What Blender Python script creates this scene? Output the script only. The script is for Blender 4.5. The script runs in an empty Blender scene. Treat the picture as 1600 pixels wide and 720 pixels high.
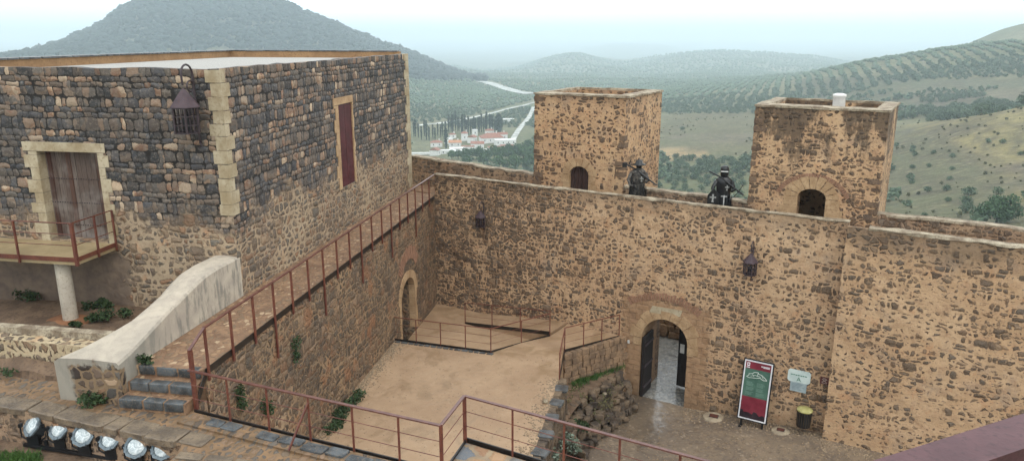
import bpy, bmesh, math, random
import numpy as np
from mathutils import Vector, Matrix
random.seed(7); RNG = np.random.default_rng(11)
SC = bpy.context.scene; COL = SC.collection
# ---------------------------------------------------------------- camera model
F = 1160.0; YH = 55.0; PITCH = math.atan((360-YH)/F); H = 11.0
cf = np.array([0, math.cos(PITCH), -math.sin(PITCH)]); cr = np.array([1., 0, 0]); cu = np.array([0, math.sin(PITCH), math.cos(PITCH)])
CAM = np.array([0, 0, H])
def ray(u, v): return cf*F+cr*(u-800)-cu*(v-360)
def at(u, v, z):
    d = ray(u, v); return CAM+d*(z-H)/d[2]
cam = bpy.data.cameras.new('camera'); co = bpy.data.objects.new('camera', cam); COL.objects.link(co)
cam.sensor_width = 36; cam.lens = 36*F/1600; cam.clip_end = 60000; cam.clip_start = .05
co.location = (0, 0, H); co.rotation_euler = (math.pi/2-PITCH, 0, 0); SC.camera = co
# ---------------------------------------------------------------- frames
WX = np.array([.8577, -.5142]); G0 = np.array([5.25, 20.59])          # curtain wall: x right along it, y into it
AX = np.array([.1726, .985]); Q0 = np.array([-2.72, 25.36])           # walkway wall: x away from us, y to the left
ROTW = math.atan2(WX[1], WX[0]); ROTA = math.atan2(AX[1], AX[0])
def fw(x, y, z=0): p = G0+WX*x+np.array([-WX[1], WX[0]])*y; return np.array([p[0], p[1], z])
def fa(x, y, z=0): p = Q0+AX*x+np.array([-AX[1], AX[0]])*y; return np.array([p[0], p[1], z])
def inw(P): d = np.array(P[:2])-G0; return np.array([d@WX, d@np.array([-WX[1], WX[0]])])
def ina(P): d = np.array(P[:2])-Q0; return np.array([d@AX, d@np.array([-AX[1], AX[0]])])
def onw(u, v, y=0.0):
    o = fw(0, y); n = np.array([-WX[1], WX[0], 0]); d = ray(u, v); P = CAM+d*(((o-CAM)@n)/(d@n)); l = inw(P); return (l[0], P[2])
FW = ((G0[0], G0[1], 0), ROTW); FA = ((Q0[0], Q0[1], 0), ROTA); F0 = ((0, 0, 0), 0)
# ---------------------------------------------------------------- mesh builder
def vnoise(x, y=0.0, s=0):
    xi, yi = math.floor(x), math.floor(y); fx, fy = x-xi, y-yi
    def h(a, b): 
        n = (a*374761393+b*668265263+s*1442695041) & 0xffffffff; n = ((n ^ (n >> 13))*1274126177) & 0xffffffff; return ((n ^ (n >> 16)) & 0xffff)/65535.0
    fx = fx*fx*(3-2*fx); fy = fy*fy*(3-2*fy)
    return (h(xi, yi)*(1-fx)+h(xi+1, yi)*fx)*(1-fy)+(h(xi, yi+1)*(1-fx)+h(xi+1, yi+1)*fx)*fy-.5
class MB:
    def __init__(s): s.v = []; s.f = []
    def add(s, vs, fs):
        o = len(s.v); s.v += [tuple(float(c) for c in p) for p in vs]; s.f += [tuple(o+i for i in f) for f in fs]; return s
    def box(s, x0, x1, y0, y1, z0, z1, j=0):
        vs = [(x, y, z) for z in (z0, z1) for y in (y0, y1) for x in (x0, x1)]
        if j: vs = [tuple(c+random.uniform(-j, j) for c in p) for p in vs]
        return s.add(vs, [(0, 2, 3, 1), (4, 5, 7, 6), (0, 1, 5, 4), (2, 6, 7, 3), (0, 4, 6, 2), (1, 3, 7, 5)])
    def prism(s, poly, a, b, axis='z'):
        n = len(poly)
        def m(p, q):
            if axis == 'z': return (p[0], p[1], q)
            if axis == 'y': return (p[0], q, p[1])
            return (q, p[0], p[1])
        vs = [m(p, a) for p in poly]+[m(p, b) for p in poly]
        return s.add(vs, [tuple(range(n))[::-1], tuple(range(n, 2*n))]+[(i, (i+1) % n, n+(i+1) % n, n+i) for i in range(n)])
    def rail(s, p0, p1, w, h):
        p0 = np.array(p0, float); p1 = np.array(p1, float); d = p1-p0; L = np.linalg.norm(d); d /= L
        up = np.array([0, 0, 1.]) if abs(d[2]) < .95 else np.array([1., 0, 0])
        r = np.cross(d, up); r /= np.linalg.norm(r); u = np.cross(r, d)
        vs = [p+r*a*w/2+u*b*h/2 for p in (p0, p1) for a, b in ((-1, -1), (1, -1), (1, 1), (-1, 1))]
        return s.add(vs, [(0, 1, 2, 3), (4, 7, 6, 5), (0, 4, 5, 1), (1, 5, 6, 2), (2, 6, 7, 3), (3, 7, 4, 0)])
    def tube(s, pts, r, n=8, caps=True):
        pts = [np.array(p, float) for p in pts]; rs = r if isinstance(r, (list, tuple)) else [r]*len(pts)
        o = len(s.v); ref = np.array([.31, .17, .93])
        for i, p in enumerate(pts):
            d = pts[min(i+1, len(pts)-1)]-pts[max(i-1, 0)]; d = d/(np.linalg.norm(d)+1e-9)
            if abs(d@ref) > .97: ref = np.array([.9, .1, .2])
            a = np.cross(d, ref); a /= np.linalg.norm(a); b = np.cross(d, a)
            for k in range(n):
                t = 2*math.pi*k/n; q = p+(a*math.cos(t)+b*math.sin(t))*rs[i]; s.v.append(tuple(float(c) for c in q))
        for i in range(len(pts)-1):
            for k in range(n): s.f.append((o+i*n+k, o+i*n+(k+1) % n, o+(i+1)*n+(k+1) % n, o+(i+1)*n+k))
        if caps:
            s.f.append(tuple(o+k for k in range(n))[::-1]); s.f.append(tuple(o+(len(pts)-1)*n+k for k in range(n)))
        return s
    def lathe(s, prof, c=(0, 0, 0), n=20, sx=1, sy=1):
        o = len(s.v)
        for r, z in prof:
            for k in range(n):
                t = 2*math.pi*k/n; s.v.append((c[0]+r*sx*math.cos(t), c[1]+r*sy*math.sin(t), c[2]+z))
        for i in range(len(prof)-1):
            for k in range(n): s.f.append((o+i*n+k, o+i*n+(k+1) % n, o+(i+1)*n+(k+1) % n, o+(i+1)*n+k))
        s.f.append(tuple(o+k for k in range(n))[::-1]); s.f.append(tuple(o+(len(prof)-1)*n+k for k in range(n)))
        return s
    def stone(s, c, sz, rot=0, j=.12, top=None):
        """a rough block with chamfered, jittered corners"""
        bm = bmesh.new(); bmesh.ops.create_cube(bm, size=1)
        bmesh.ops.bevel(bm, geom=bm.edges[:], offset=.13, segments=2, profile=.6, affect='EDGES')
        M = Matrix.Rotation(rot, 4, 'Z'); o = len(s.v); ph = random.uniform(0, 99)
        k = [random.uniform(-j, j) for _ in range(4)]
        for v in bm.verts:
            p = v.co.copy(); p.x += k[0]*p.y+k[1]*p.z; p.y += k[2]*p.x; 
            p *= 1+j*vnoise(p.x*3+ph, p.y*3+p.z*2, 5)
            q = M@Vector((p.x*sz[0], p.y*sz[1], p.z*sz[2])); s.v.append((c[0]+q.x, c[1]+q.y, c[2]+q.z))
        s.f += [tuple(o+v.index for v in f.verts) for f in bm.faces]; bm.free(); return s
    def leaves(s, c, rad, n, size, flat=1.0):
        c = np.array(c, float)
        for _ in range(n):
            d = RNG.normal(size=3); d /= np.linalg.norm(d); p = c+d*np.array(rad)*(RNG.random()**.45)
            a = RNG.normal(size=3); a[2] *= flat; a /= np.linalg.norm(a); b = np.cross(a, RNG.normal(size=3)); b /= np.linalg.norm(b)
            k = size*(.6+.8*RNG.random())
            s.add([p-a*k-b*k*.5, p+a*k*.2-b*k*.7, p+a*k+b*k*.1, p-a*k*.1+b*k*.6], [(0, 1, 2, 3)])
        return s
    def blades(s, c, rad, n, h, w=.01):
        for _ in range(n):
            t = RNG.random()*6.283; q = RNG.random()**.5; x = c[0]+math.cos(t)*rad[0]*q; y = c[1]+math.sin(t)*rad[1]*q; z = c[2]
            hh = h*(.4+.8*RNG.random()); lx, ly = RNG.normal(size=2)*hh*.4; a = RNG.random()*3.14; dx, dy = math.cos(a)*w, math.sin(a)*w
            s.add([(x-dx, y-dy, z), (x+dx, y+dy, z), (x+lx*.5+dx*.7, y+ly*.5+dy*.7, z+hh*.6), (x+lx, y+ly, z+hh), (x+lx*.5-dx*.7, y+ly*.5-dy*.7, z+hh*.6)], [(0, 1, 2, 3, 4)])
        return s
    def build(s, name, m, parent=None, fr=F0, smooth=False, label=None, cat=None, group=None, kind=None, fix=True):
        me = bpy.data.meshes.new(name); me.from_pydata(s.v, [], s.f); me.update()
        if fix:
            bm = bmesh.new(); bm.from_mesh(me); bmesh.ops.recalc_face_normals(bm, faces=bm.faces[:]); bm.to_mesh(me); bm.free()
        return finish(me, name, m, parent, fr, smooth, label, cat, group, kind)
def uvmap(me):
    n = len(me.loops); 
    if not n: return
    uv = me.uv_layers.get('UVMap') or me.uv_layers.new(name='UVMap')
    co_ = np.empty(len(me.vertices)*3); me.vertices.foreach_get('co', co_); co_ = co_.reshape(-1, 3)
    vi = np.empty(n, int); me.loops.foreach_get('vertex_index', vi)
    pn = np.empty(len(me.polygons)*3); me.polygons.foreach_get('normal', pn); pn = pn.reshape(-1, 3)
    lt = np.empty(len(me.polygons), int); me.polygons.foreach_get('loop_total', lt)
    nn = np.repeat(pn, lt, axis=0); p = co_[vi]
    hz = np.abs(nn[:, 2]) > .72; L = np.hypot(nn[:, 0], nn[:, 1])+1e-9
    u = (-nn[:, 1]*p[:, 0]+nn[:, 0]*p[:, 1])/L; v = p[:, 2].copy()
    u = np.where(hz, p[:, 0], u); v = np.where(hz, p[:, 1], v)
    uv.data.foreach_set('uv', np.stack([u, v], 1).ravel().astype(np.float32))
def finish(me, name, m, parent=None, fr=F0, smooth=False, label=None, cat=None, group=None, kind=None):
    uvmap(me)
    if m: 
        for mm in (m if isinstance(m, (list, tuple)) else [m]): me.materials.append(mm)
    if smooth: me.polygons.foreach_set('use_smooth', [True]*len(me.polygons))
    o = bpy.data.objects.new(name, me); COL.objects.link(o)
    if parent is not None: o.parent = parent
    else: o.location = fr[0]; o.rotation_euler = (0, 0, fr[1])
    return tag(o, label, cat, group, kind)
def tag(o, label=None, cat=None, group=None, kind=None):
    if label: o['label'] = label
    if cat: o['category'] = cat
    if group: o['group'] = group
    if kind: o['kind'] = kind
    return o
def thing(name, label, cat, fr=F0, group=None):
    o = bpy.data.objects.new(name, None); COL.objects.link(o); o.location = fr[0]; o.rotation_euler = (0, 0, fr[1]); o.empty_display_size = .2
    return tag(o, label, cat, group)
def copy_tree(o, parent=None):
    c = o.copy(); COL.objects.link(c); c.parent = parent
    for ch in [x for x in o.children]: copy_tree(ch, c)
    return c
def cut(o, cutters):
    """subtract closed cutter meshes (in o's own frame) from o"""
    tmp = []
    for mb in cutters:
        me = bpy.data.meshes.new('c'); me.from_pydata(mb.v, [], mb.f); bm = bmesh.new(); bm.from_mesh(me); bmesh.ops.recalc_face_normals(bm, faces=bm.faces[:]); bm.to_mesh(me); bm.free()
        c = bpy.data.objects.new('c', me); COL.objects.link(c); c.matrix_world = Matrix.Translation(o.location) @ Matrix.Rotation(o.rotation_euler[2], 4, 'Z')
        md = o.modifiers.new('b', 'BOOLEAN'); md.object = c; md.operation = 'DIFFERENCE'; md.solver = 'EXACT'; tmp.append(c)
    bpy.context.view_layer.update()
    dg = bpy.context.evaluated_depsgraph_get(); me = bpy.data.meshes.new_from_object(o.evaluated_get(dg))
    o.modifiers.clear(); o.data = me
    for c in tmp: bpy.data.objects.remove(c)
    uvmap(me)
# ---------------------------------------------------------------- node helper
def srgb(h):
    r = [int(h[i:i+2], 16)/255 for i in (0, 2, 4)]
    return tuple((c/12.92 if c <= .04045 else ((c+.055)/1.055)**2.4) for c in r)+(1,)
class NT:
    def __init__(s, name):
        s.m = bpy.data.materials.new(name); s.m.use_nodes = True; s.t = s.m.node_tree; s.t.nodes.clear()
        s.out = s.n('ShaderNodeOutputMaterial'); s.b = s.n('ShaderNodeBsdfPrincipled'); s.l(s.b.outputs[0], s.out.inputs[0])
    def n(s, t, **k):
        x = s.t.nodes.new(t)
        for a, b in k.items(): setattr(x, a, b)
        return x
    def l(s, a, b): s.t.links.new(a, b)
    def put(s, sock, v):
        if hasattr(v, 'is_linked') or isinstance(v, bpy.types.NodeSocket): s.l(v, sock)
        elif v is not None: sock.default_value = v
    def math(s, op, a, b=None, c=None, clamp=False):
        x = s.n('ShaderNodeMath', operation=op, use_clamp=clamp); s.put(x.inputs[0], a)
        if b is not None: s.put(x.inputs[1], b)
        if c is not None: s.put(x.inputs[2], c)
        return x.outputs[0]
    def vm(s, op, a, b=None, sc=None):
        x = s.n('ShaderNodeVectorMath', operation=op); s.put(x.inputs[0], a)
        if b is not None: s.put(x.inputs[1], b)
        if sc is not None: s.put(x.inputs['Scale'], sc)
        return x.outputs[0]
    def ss(s, v, a, b, to0=0., to1=1.):
        x = s.n('ShaderNodeMapRange', interpolation_type='SMOOTHSTEP'); s.put(x.inputs[0], v); s.put(x.inputs[1], a); s.put(x.inputs[2], b); s.put(x.inputs[3], to0); s.put(x.inputs[4], to1); return x.outputs[0]
    def noise(s, v, sc, det=3, rough=.55, dim='3D', dist=0):
        x = s.n('ShaderNodeTexNoise', noise_dimensions=dim); s.put(x.inputs['Vector'], v); x.inputs['Scale'].default_value = sc; x.inputs['Detail'].default_value = det; x.inputs['Roughness'].default_value = rough; x.inputs['Distortion'].default_value = dist; return x
    def vor(s, v, feat='F1', sc=1, rand=1, dim='2D'):
        x = s.n('ShaderNodeTexVoronoi', feature=feat, voronoi_dimensions=dim); s.put(x.inputs['Vector'], v); x.inputs['Scale'].default_value = sc; x.inputs['Randomness'].default_value = rand; return x
    def ramp(s, f, stops, interp='LINEAR'):
        x = s.n('ShaderNodeValToRGB'); x.color_ramp.interpolation = interp; e = x.color_ramp.elements
        while len(e) < len(stops): e.new(.5)
        for i, (p, c) in enumerate(stops): e[i].position = p; e[i].color = c if not isinstance(c, str) else srgb(c)
        s.put(x.inputs[0], f); return x.outputs[0]
    def mix(s, f, a, b, mode='MIX'):
        x = s.n('ShaderNodeMix', data_type='RGBA', blend_type=mode); s.put(x.inputs[0], f)
        s.put(x.inputs[6], srgb(a) if isinstance(a, str) else a); s.put(x.inputs[7], srgb(b) if isinstance(b, str) else b); return x.outputs[2]
    def uv(s): return s.n('ShaderNodeTexCoord').outputs['UV']
    def obj(s): return s.n('ShaderNodeTexCoord').outputs['Object']
    def pos(s): return s.n('ShaderNodeNewGeometry').outputs['Position']
    def bump(s, h, strength=.6, dist=.02, prev=None):
        x = s.n('ShaderNodeBump'); x.inputs['Strength'].default_value = strength; x.inputs['Distance'].default_value = dist; s.l(h, x.inputs['Height'])
        if prev: s.l(prev, x.inputs['Normal'])
        return x.outputs[0]
    def done(s, col, rough=.8, normal=None, spec=.35, metal=0):
        s.put(s.b.inputs['Base Color'], srgb(col) if isinstance(col, str) else col); s.put(s.b.inputs['Roughness'], rough); s.b.inputs['Specular IOR Level'].default_value = spec; s.b.inputs['Metallic'].default_value = metal
        if normal: s.l(normal, s.b.inputs['Normal'])
        return s.m
def sepxyz(t, v): 
    x = t.n('ShaderNodeSeparateXYZ'); t.l(v, x.inputs[0]); return x.outputs
def layer(t, uv, su, sv, seed, lo, hi, rand=.95, rag=.12, soft=.05, shift=None, distort=.06):
    """one generation of stones: returns mask, per-stone value, height"""
    nz = t.noise(uv, 5, 2, .6).outputs['Color']; nz2 = t.noise(uv, 17, 2, .6).outputs['Color']
    w = t.vm('ADD', uv, t.vm('SCALE', t.vm('SUBTRACT', nz, (.5, .5, .5)), sc=distort*2))
    w = t.vm('ADD', w, t.vm('SCALE', t.vm('SUBTRACT', nz2, (.5, .5, .5)), sc=distort*1.1))
    w = t.vm('ADD', t.vm('MULTIPLY', w, (su, sv, 1)), (seed*3.7, seed*5.1, 0))
    f1 = t.vor(w, 'F1', 1, rand); de = t.vor(w, 'DISTANCE_TO_EDGE', 1, rand)
    c = t.n('ShaderNodeSeparateColor'); t.l(f1.outputs['Color'], c.inputs[0])
    thr = t.math('MULTIPLY_ADD', c.outputs[0], hi-lo, lo)
    if shift is not None: thr = t.math('ADD', thr, shift)
    fn = t.noise(uv, 24, 4, .7).outputs[0]
    d = t.math('ADD', de.outputs['Distance'], t.math('MULTIPLY', t.math('SUBTRACT', fn, .5), rag))
    e = t.math('SUBTRACT', d, thr)
    return t.ss(e, 0., soft), c.outputs[1], c.outputs[2], t.math('MINIMUM', t.math('MAXIMUM', e, -.02), .14)
# stone colour ramps: wall = brown/grey rubble in warm mortar
RUB = [(0, '3a302a'), (.2, '55473b'), (.36, '6b5a4c'), (.5, '4b4641'), (.62, '625b54'), (.74, '7b5f48'), (.86, '8f765e'), (.94, 'a38a70')]
DARK = [(0, '353536'), (.14, '47474a'), (.26, '565557'), (.36, '6a6057'), (.46, '5d5249'), (.56, '7e6c5c'), (.66, '6b635b'), (.75, '947b66'), (.86, '8e6b54'), (.91, 'ab8a6d'), (.96, 'c9b094')]
RAMPW = [(0, '332d29'), (.2, '584a3e'), (.4, '6b5745'), (.55, '494641'), (.7, '835e44'), (.85, '987c62')]
def courses(t, uv, w, h, seed, lo=.006, hi=.03, rag=.03, shift=None, warp=.15):
    """roughly coursed squared rubble with rounded corners, sizes in metres"""
    nz = t.noise(uv, 1.7, 3, .6).outputs['Color']; n2 = t.noise(uv, 8, 3, .65).outputs['Color']
    p = t.vm('ADD', uv, t.vm('SCALE', t.vm('SUBTRACT', nz, (.5, .5, .5)), sc=warp)); p = t.vm('ADD', p, t.vm('SCALE', t.vm('SUBTRACT', n2, (.5, .5, .5)), sc=.075)); s = sepxyz(t, p)
    v = t.math('DIVIDE', s[1], h); v = t.math('ADD', v, t.math('MULTIPLY', t.math('SINE', t.math('MULTIPLY', v, 1.7)), .3)); row = t.math('FLOOR', v); fy = t.math('SUBTRACT', v, row)
    wr = t.n('ShaderNodeTexWhiteNoise', noise_dimensions='1D'); t.l(t.math('ADD', row, seed), wr.inputs['W'])
    u = t.math('ADD', t.math('DIVIDE', s[0], t.math('MULTIPLY', t.math('MULTIPLY_ADD', wr.outputs[0], .5, .78), w)), t.math('MULTIPLY', wr.outputs[0], 37.)); u = t.math('ADD', u, t.math('MULTIPLY', t.math('SINE', t.math('ADD', t.math('MULTIPLY', u, 2.3), t.math('MULTIPLY', row, 4.1))), .28))
    col = t.math('FLOOR', u); fx = t.math('SUBTRACT', u, col)
    c2 = t.n('ShaderNodeCombineXYZ'); t.l(col, c2.inputs[0]); t.l(row, c2.inputs[1]); c2.inputs[2].default_value = seed; wn = t.n('ShaderNodeTexWhiteNoise', noise_dimensions='3D'); t.l(c2.outputs[0], wn.inputs[0]); c = t.n('ShaderNodeSeparateColor'); t.l(wn.outputs['Color'], c.inputs[0])
    dx = t.math('MULTIPLY', t.math('MINIMUM', fx, t.math('SUBTRACT', 1, fx)), w); dy = t.math('MULTIPLY', t.math('MINIMUM', fy, t.math('SUBTRACT', 1, fy)), h)
    sm = t.n('ShaderNodeMath', operation='SMOOTH_MIN'); t.l(dx, sm.inputs[0]); t.l(dy, sm.inputs[1]); sm.inputs[2].default_value = .075
    fn = t.noise(uv, 22, 4, .7).outputs[0]; e = t.math('ADD', sm.outputs[0], t.math('MULTIPLY', t.math('SUBTRACT', fn, .5), rag)); thr = t.math('MULTIPLY_ADD', c.outputs[2], hi-lo, lo-.016)
    if shift is not None: thr = t.math('ADD', thr, shift)
    e = t.math('SUBTRACT', e, thr)
    return t.ss(e, 0., .012), c.outputs[0], c.outputs[1], t.math('MINIMUM', t.math('MAXIMUM', t.math('MULTIPLY', e, 2.2), -.02), .12)
def wallmat(name, mortar=('b3906e', 'c1a280', 'a07f60'), stops=RUB, lo=.05, hi=.52, su=4.6, sv=6.6, dens=None, small=True, stain=None, seed=1, extra=None, mdark='7d6046', rand=.95, bump=1.0, crs=None):
    t = NT(name); uv = t.uv(); pos = t.pos(); P = sepxyz(t, pos)
    big = t.noise(uv, .55, 3, .6, dist=.6).outputs[0]; med = t.noise(uv, 3.2, 4, .65).outputs[0]; fine = t.noise(uv, 38, 3, .7).outputs[0]
    sh = t.math('MULTIPLY', t.math('SUBTRACT', big, .5), .45)
    if dens is not None: sh = t.math('ADD', sh, dens(t, uv, P))
    if crs:
        ma, ra, rb_, ha = courses(t, uv, crs[0], crs[1], seed, crs[2], crs[3], rag=.06, shift=t.math('MULTIPLY', sh, .16), warp=.24)
        mb_, rc, rd_, hb = layer(t, uv, su, sv, seed+9, lo, hi, shift=sh, rand=rand)
        pk = t.ss(t.noise(uv, .75, 3, .6, dist=.8).outputs[0], .47, .53)
        def mx2(a_, b_): x = t.n('ShaderNodeMix', data_type='FLOAT'); t.l(pk, x.inputs[0]); t.l(a_, x.inputs[2]); t.l(b_, x.inputs[3]); return x.outputs[0]
        m1, r1, r2, h1 = mx2(ma, mb_), mx2(ra, rc), mx2(rb_, rd_), mx2(ha, hb)
    else: m1, r1, r2, h1 = layer(t, uv, su, sv, seed, lo, hi, shift=sh, rand=rand)
    mort = t.mix(t.ss(big, .3, .72), mortar[0], mortar[1]); mort = t.mix(t.ss(med, .45, .75), mort, mortar[2])
    mort = t.mix(t.math('MULTIPLY', t.ss(med, .62, .8), .5), mort, mdark)
    mort = t.mix(t.math('MULTIPLY', t.ss(t.noise(uv, .9, 4, .7).outputs[0], .52, .7), .55), mort, '94806f'); mort = t.mix(t.math('MULTIPLY', t.ss(t.noise(uv, 1.9, 4, .7).outputs[0], .55, .7), .5), mort, 'b5825a')
    mort = t.mix(t.math('MULTIPLY', t.ss(fine, .45, .8), .4), mort, 'd2bd9f'); mort = t.mix(t.math('MULTIPLY', t.ss(t.noise(uv, 23, 4, .75).outputs[0], .56, .66), .6), mort, '6b543f')
    height = t.math('MULTIPLY', h1, m1)
    col = mort
    if small:
        m2, q1, q2, h2 = layer(t, uv, su*2.3, sv*2.5, seed+3, lo+.14, hi+.22, shift=sh, rag=.16)
        sc = t.ramp(q1, stops, 'CONSTANT'); col = t.mix(t.math('MULTIPLY', m2, .85), col, sc)
    sc = t.ramp(r1, stops, 'CONSTANT'); sc = t.mix(t.math('MULTIPLY', t.ss(med, .35, .7), .4), sc, '9a8268'); sc = t.mix(t.math('MULTIPLY', t.ss(fine, .4, .75), .3), sc, '2c2724')
    vary = t.mix(t.math('MULTIPLY', r2, .45), sc, '342d29'); vary = t.mix(t.math('MULTIPLY', t.ss(t.noise(uv, 30, 4, .75).outputs[0], .5, .68), .5), vary, 'a68e76')
    col = t.mix(t.math('MULTIPLY', m1, .88), col, vary)
    # occlusion shade painted into the colour, with dirt, where stone meets mortar
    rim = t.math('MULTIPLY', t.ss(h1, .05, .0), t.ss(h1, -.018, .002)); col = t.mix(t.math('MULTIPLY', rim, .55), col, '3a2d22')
    if extra: col, height = extra(t, uv, P, col, height, med, fine)
    if stain:
        s = stain(t, uv, P); col = t.mix(t.math('MULTIPLY', s, .75), col, '4c4034')
    hh = t.math('ADD', height, t.math('MULTIPLY', med, .06)); hh = t.math('ADD', hh, t.math('MULTIPLY', t.noise(uv, 1.7, 3, .6).outputs[0], .3)); hh = t.math('ADD', hh, t.math('MULTIPLY', fine, .03))
    return t.done(col, t.ss(med, .3, .8, .62, .9), t.bump(hh, bump, .26), .4)
def simple(name, c1, c2, sc=4, rough=.8, bump=.2, c3=None, metal=0, spec=.35, obj=True, det=5, dist=.01):
    t = NT(name); v = t.obj() if obj else t.uv(); n = t.noise(v, sc, det, .62).outputs[0]; f = t.noise(v, sc*9, 3, .6).outputs[0]
    col = t.mix(t.ss(n, .36, .64), c1, c2)
    if c3: col = t.mix(t.math('MULTIPLY', t.ss(f, .5, .7), .7), col, c3)
    return t.done(col, rough, t.bump(t.math('ADD', n, f), bump, dist), spec, metal)
# ================================================================ MATERIALS
def gate_extra(t, uv, P, col, h, med, fine):
    o = sepxyz(t, t.obj())
    nx = t.math('MULTIPLY', t.math('SUBTRACT', med, .5), .9)
    ax = t.math('ADD', t.math('ABSOLUTE', t.math('ADD', o[0], .74)), nx)
    m = t.math('MULTIPLY', t.ss(ax, 1.45, 1.25), t.ss(t.math('ADD', o[2], nx), 3.35, 3.15))
    br = t.n('ShaderNodeTexBrick'); t.l(uv, br.inputs['Vector']); br.inputs['Scale'].default_value = 1; br.inputs['Brick Width'].default_value = .42; br.inputs['Row Height'].default_value = .17; br.inputs['Mortar Size'].default_value = .012; br.inputs['Mortar Smooth'].default_value = .4
    br.inputs['Color1'].default_value = srgb('8a6a4f'); br.inputs['Color2'].default_value = srgb('a07c5c'); br.inputs['Mortar'].default_value = srgb('7c6249')
    bc = t.mix(t.ss(med, .3, .7), br.outputs[0], 'a88868')
    col = t.mix(t.math('MULTIPLY', m, .85), col, bc); h = t.math('MULTIPLY', h, t.math('SUBTRACT', 1, m))
    h = t.math('ADD', h, t.math('MULTIPLY', t.math('MULTIPLY', br.outputs[1], m), -.05))
    low = t.ss(t.math('ADD', o[2], nx), .75, .1); col = t.mix(t.math('MULTIPLY', low, .4), col, '6f5a44')
    return col, h
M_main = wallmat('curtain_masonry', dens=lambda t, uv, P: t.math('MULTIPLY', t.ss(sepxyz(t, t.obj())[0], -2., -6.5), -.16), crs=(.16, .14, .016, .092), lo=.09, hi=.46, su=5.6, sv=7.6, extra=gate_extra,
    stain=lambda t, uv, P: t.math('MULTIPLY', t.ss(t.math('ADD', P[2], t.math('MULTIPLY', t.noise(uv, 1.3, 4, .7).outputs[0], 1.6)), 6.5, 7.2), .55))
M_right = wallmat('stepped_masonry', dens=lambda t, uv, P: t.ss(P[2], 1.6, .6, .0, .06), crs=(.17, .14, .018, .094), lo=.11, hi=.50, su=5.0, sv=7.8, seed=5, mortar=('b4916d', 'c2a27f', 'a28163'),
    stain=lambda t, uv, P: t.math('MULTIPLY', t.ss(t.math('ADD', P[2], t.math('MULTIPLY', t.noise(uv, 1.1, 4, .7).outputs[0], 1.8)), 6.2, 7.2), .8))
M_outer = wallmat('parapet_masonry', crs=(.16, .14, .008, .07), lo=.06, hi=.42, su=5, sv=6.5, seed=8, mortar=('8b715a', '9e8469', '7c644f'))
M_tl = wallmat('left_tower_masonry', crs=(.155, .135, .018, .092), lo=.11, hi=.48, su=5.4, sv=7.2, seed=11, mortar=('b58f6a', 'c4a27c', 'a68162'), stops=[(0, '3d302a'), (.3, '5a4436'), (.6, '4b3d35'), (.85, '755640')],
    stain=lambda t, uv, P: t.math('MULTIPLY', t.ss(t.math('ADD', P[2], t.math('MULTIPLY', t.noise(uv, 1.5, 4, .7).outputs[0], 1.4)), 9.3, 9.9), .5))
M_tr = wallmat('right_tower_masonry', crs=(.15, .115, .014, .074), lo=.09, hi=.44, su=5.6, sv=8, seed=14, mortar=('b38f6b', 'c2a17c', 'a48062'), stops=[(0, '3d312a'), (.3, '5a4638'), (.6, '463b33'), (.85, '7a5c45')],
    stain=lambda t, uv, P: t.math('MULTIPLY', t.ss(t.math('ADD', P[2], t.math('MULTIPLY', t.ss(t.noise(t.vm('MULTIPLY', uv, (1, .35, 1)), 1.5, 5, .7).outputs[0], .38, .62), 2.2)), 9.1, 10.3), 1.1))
def ramp_extra(t, uv, P, col, h, med, fine):
    o = sepxyz(t, t.obj()); s = t.math('ADD', o[0], t.math('MULTIPLY', med, 3.)); 
    m = t.math('MULTIPLY', t.ss(s, -9.3, -10.8), t.ss(t.math('ADD', P[2], t.math('MULTIPLY', med, 2.5)), 5.4, 4.4))
    col = t.mix(t.math('MULTIPLY', t.math('MULTIPLY', m, t.ss(h, .05, .0)), .6), col, 'bda386')
    g = t.math('MULTIPLY', t.ss(t.noise(uv, 1.3, 4, .6).outputs[0], .57, .66), .5); return t.mix(g, col, '9a6a48'), h
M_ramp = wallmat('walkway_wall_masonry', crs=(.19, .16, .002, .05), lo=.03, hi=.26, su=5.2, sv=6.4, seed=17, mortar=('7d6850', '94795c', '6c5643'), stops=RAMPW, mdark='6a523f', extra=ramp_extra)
def bld_extra(t, uv, P, col, h, med, fine):
    o = sepxyz(t, t.obj())
    m1, r1, r2, h1 = courses(t, uv, .185, .16, 23, lo=.006, hi=.026, rag=.045, warp=.17)
    r1 = t.math('ADD', t.math('MULTIPLY', r1, .95), t.math('MULTIPLY', t.math('SUBTRACT', t.noise(uv, 1.1, 3, .6).outputs[0], .47), 1.2), clamp=True)
    c1 = t.ramp(r1, DARK, 'CONSTANT')
    
    c1 = t.mix(t.math('MULTIPLY', t.ss(med, .4, .75), .45), c1, '7d7064'); c1 = t.mix(t.math('MULTIPLY', t.ss(fine, .45, .8), .5), c1, '2b2a2a'); c1 = t.mix(t.math('MULTIPLY', t.ss(t.noise(uv, 15, 5, .75).outputs[0], .5, .65), .45), c1, 'a39686')
    c1 = t.mix(t.math('MULTIPLY', r2, .4), c1, '2c2c31')
    up = t.mix(m1, '1f1b18', c1)
    zz = t.math('ADD', P[2], t.math('MULTIPLY', t.math('SUBTRACT', t.noise(uv, .8, 4, .65).outputs[0], .5), 3.0))
    m = t.ss(zz, 7.05, 7.5)
    col = t.mix(m, col, up); h = t.math('ADD', t.math('MULTIPLY', h, t.math('SUBTRACT', 1, m)), t.math('MULTIPLY', t.math('MULTIPLY', t.math('MULTIPLY', h1, m1), m), .62))
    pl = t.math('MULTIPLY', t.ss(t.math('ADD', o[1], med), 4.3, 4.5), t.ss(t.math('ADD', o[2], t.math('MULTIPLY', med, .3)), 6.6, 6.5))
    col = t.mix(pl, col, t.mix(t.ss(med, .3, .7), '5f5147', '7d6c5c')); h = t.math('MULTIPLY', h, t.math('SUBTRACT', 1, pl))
    return col, h
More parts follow.
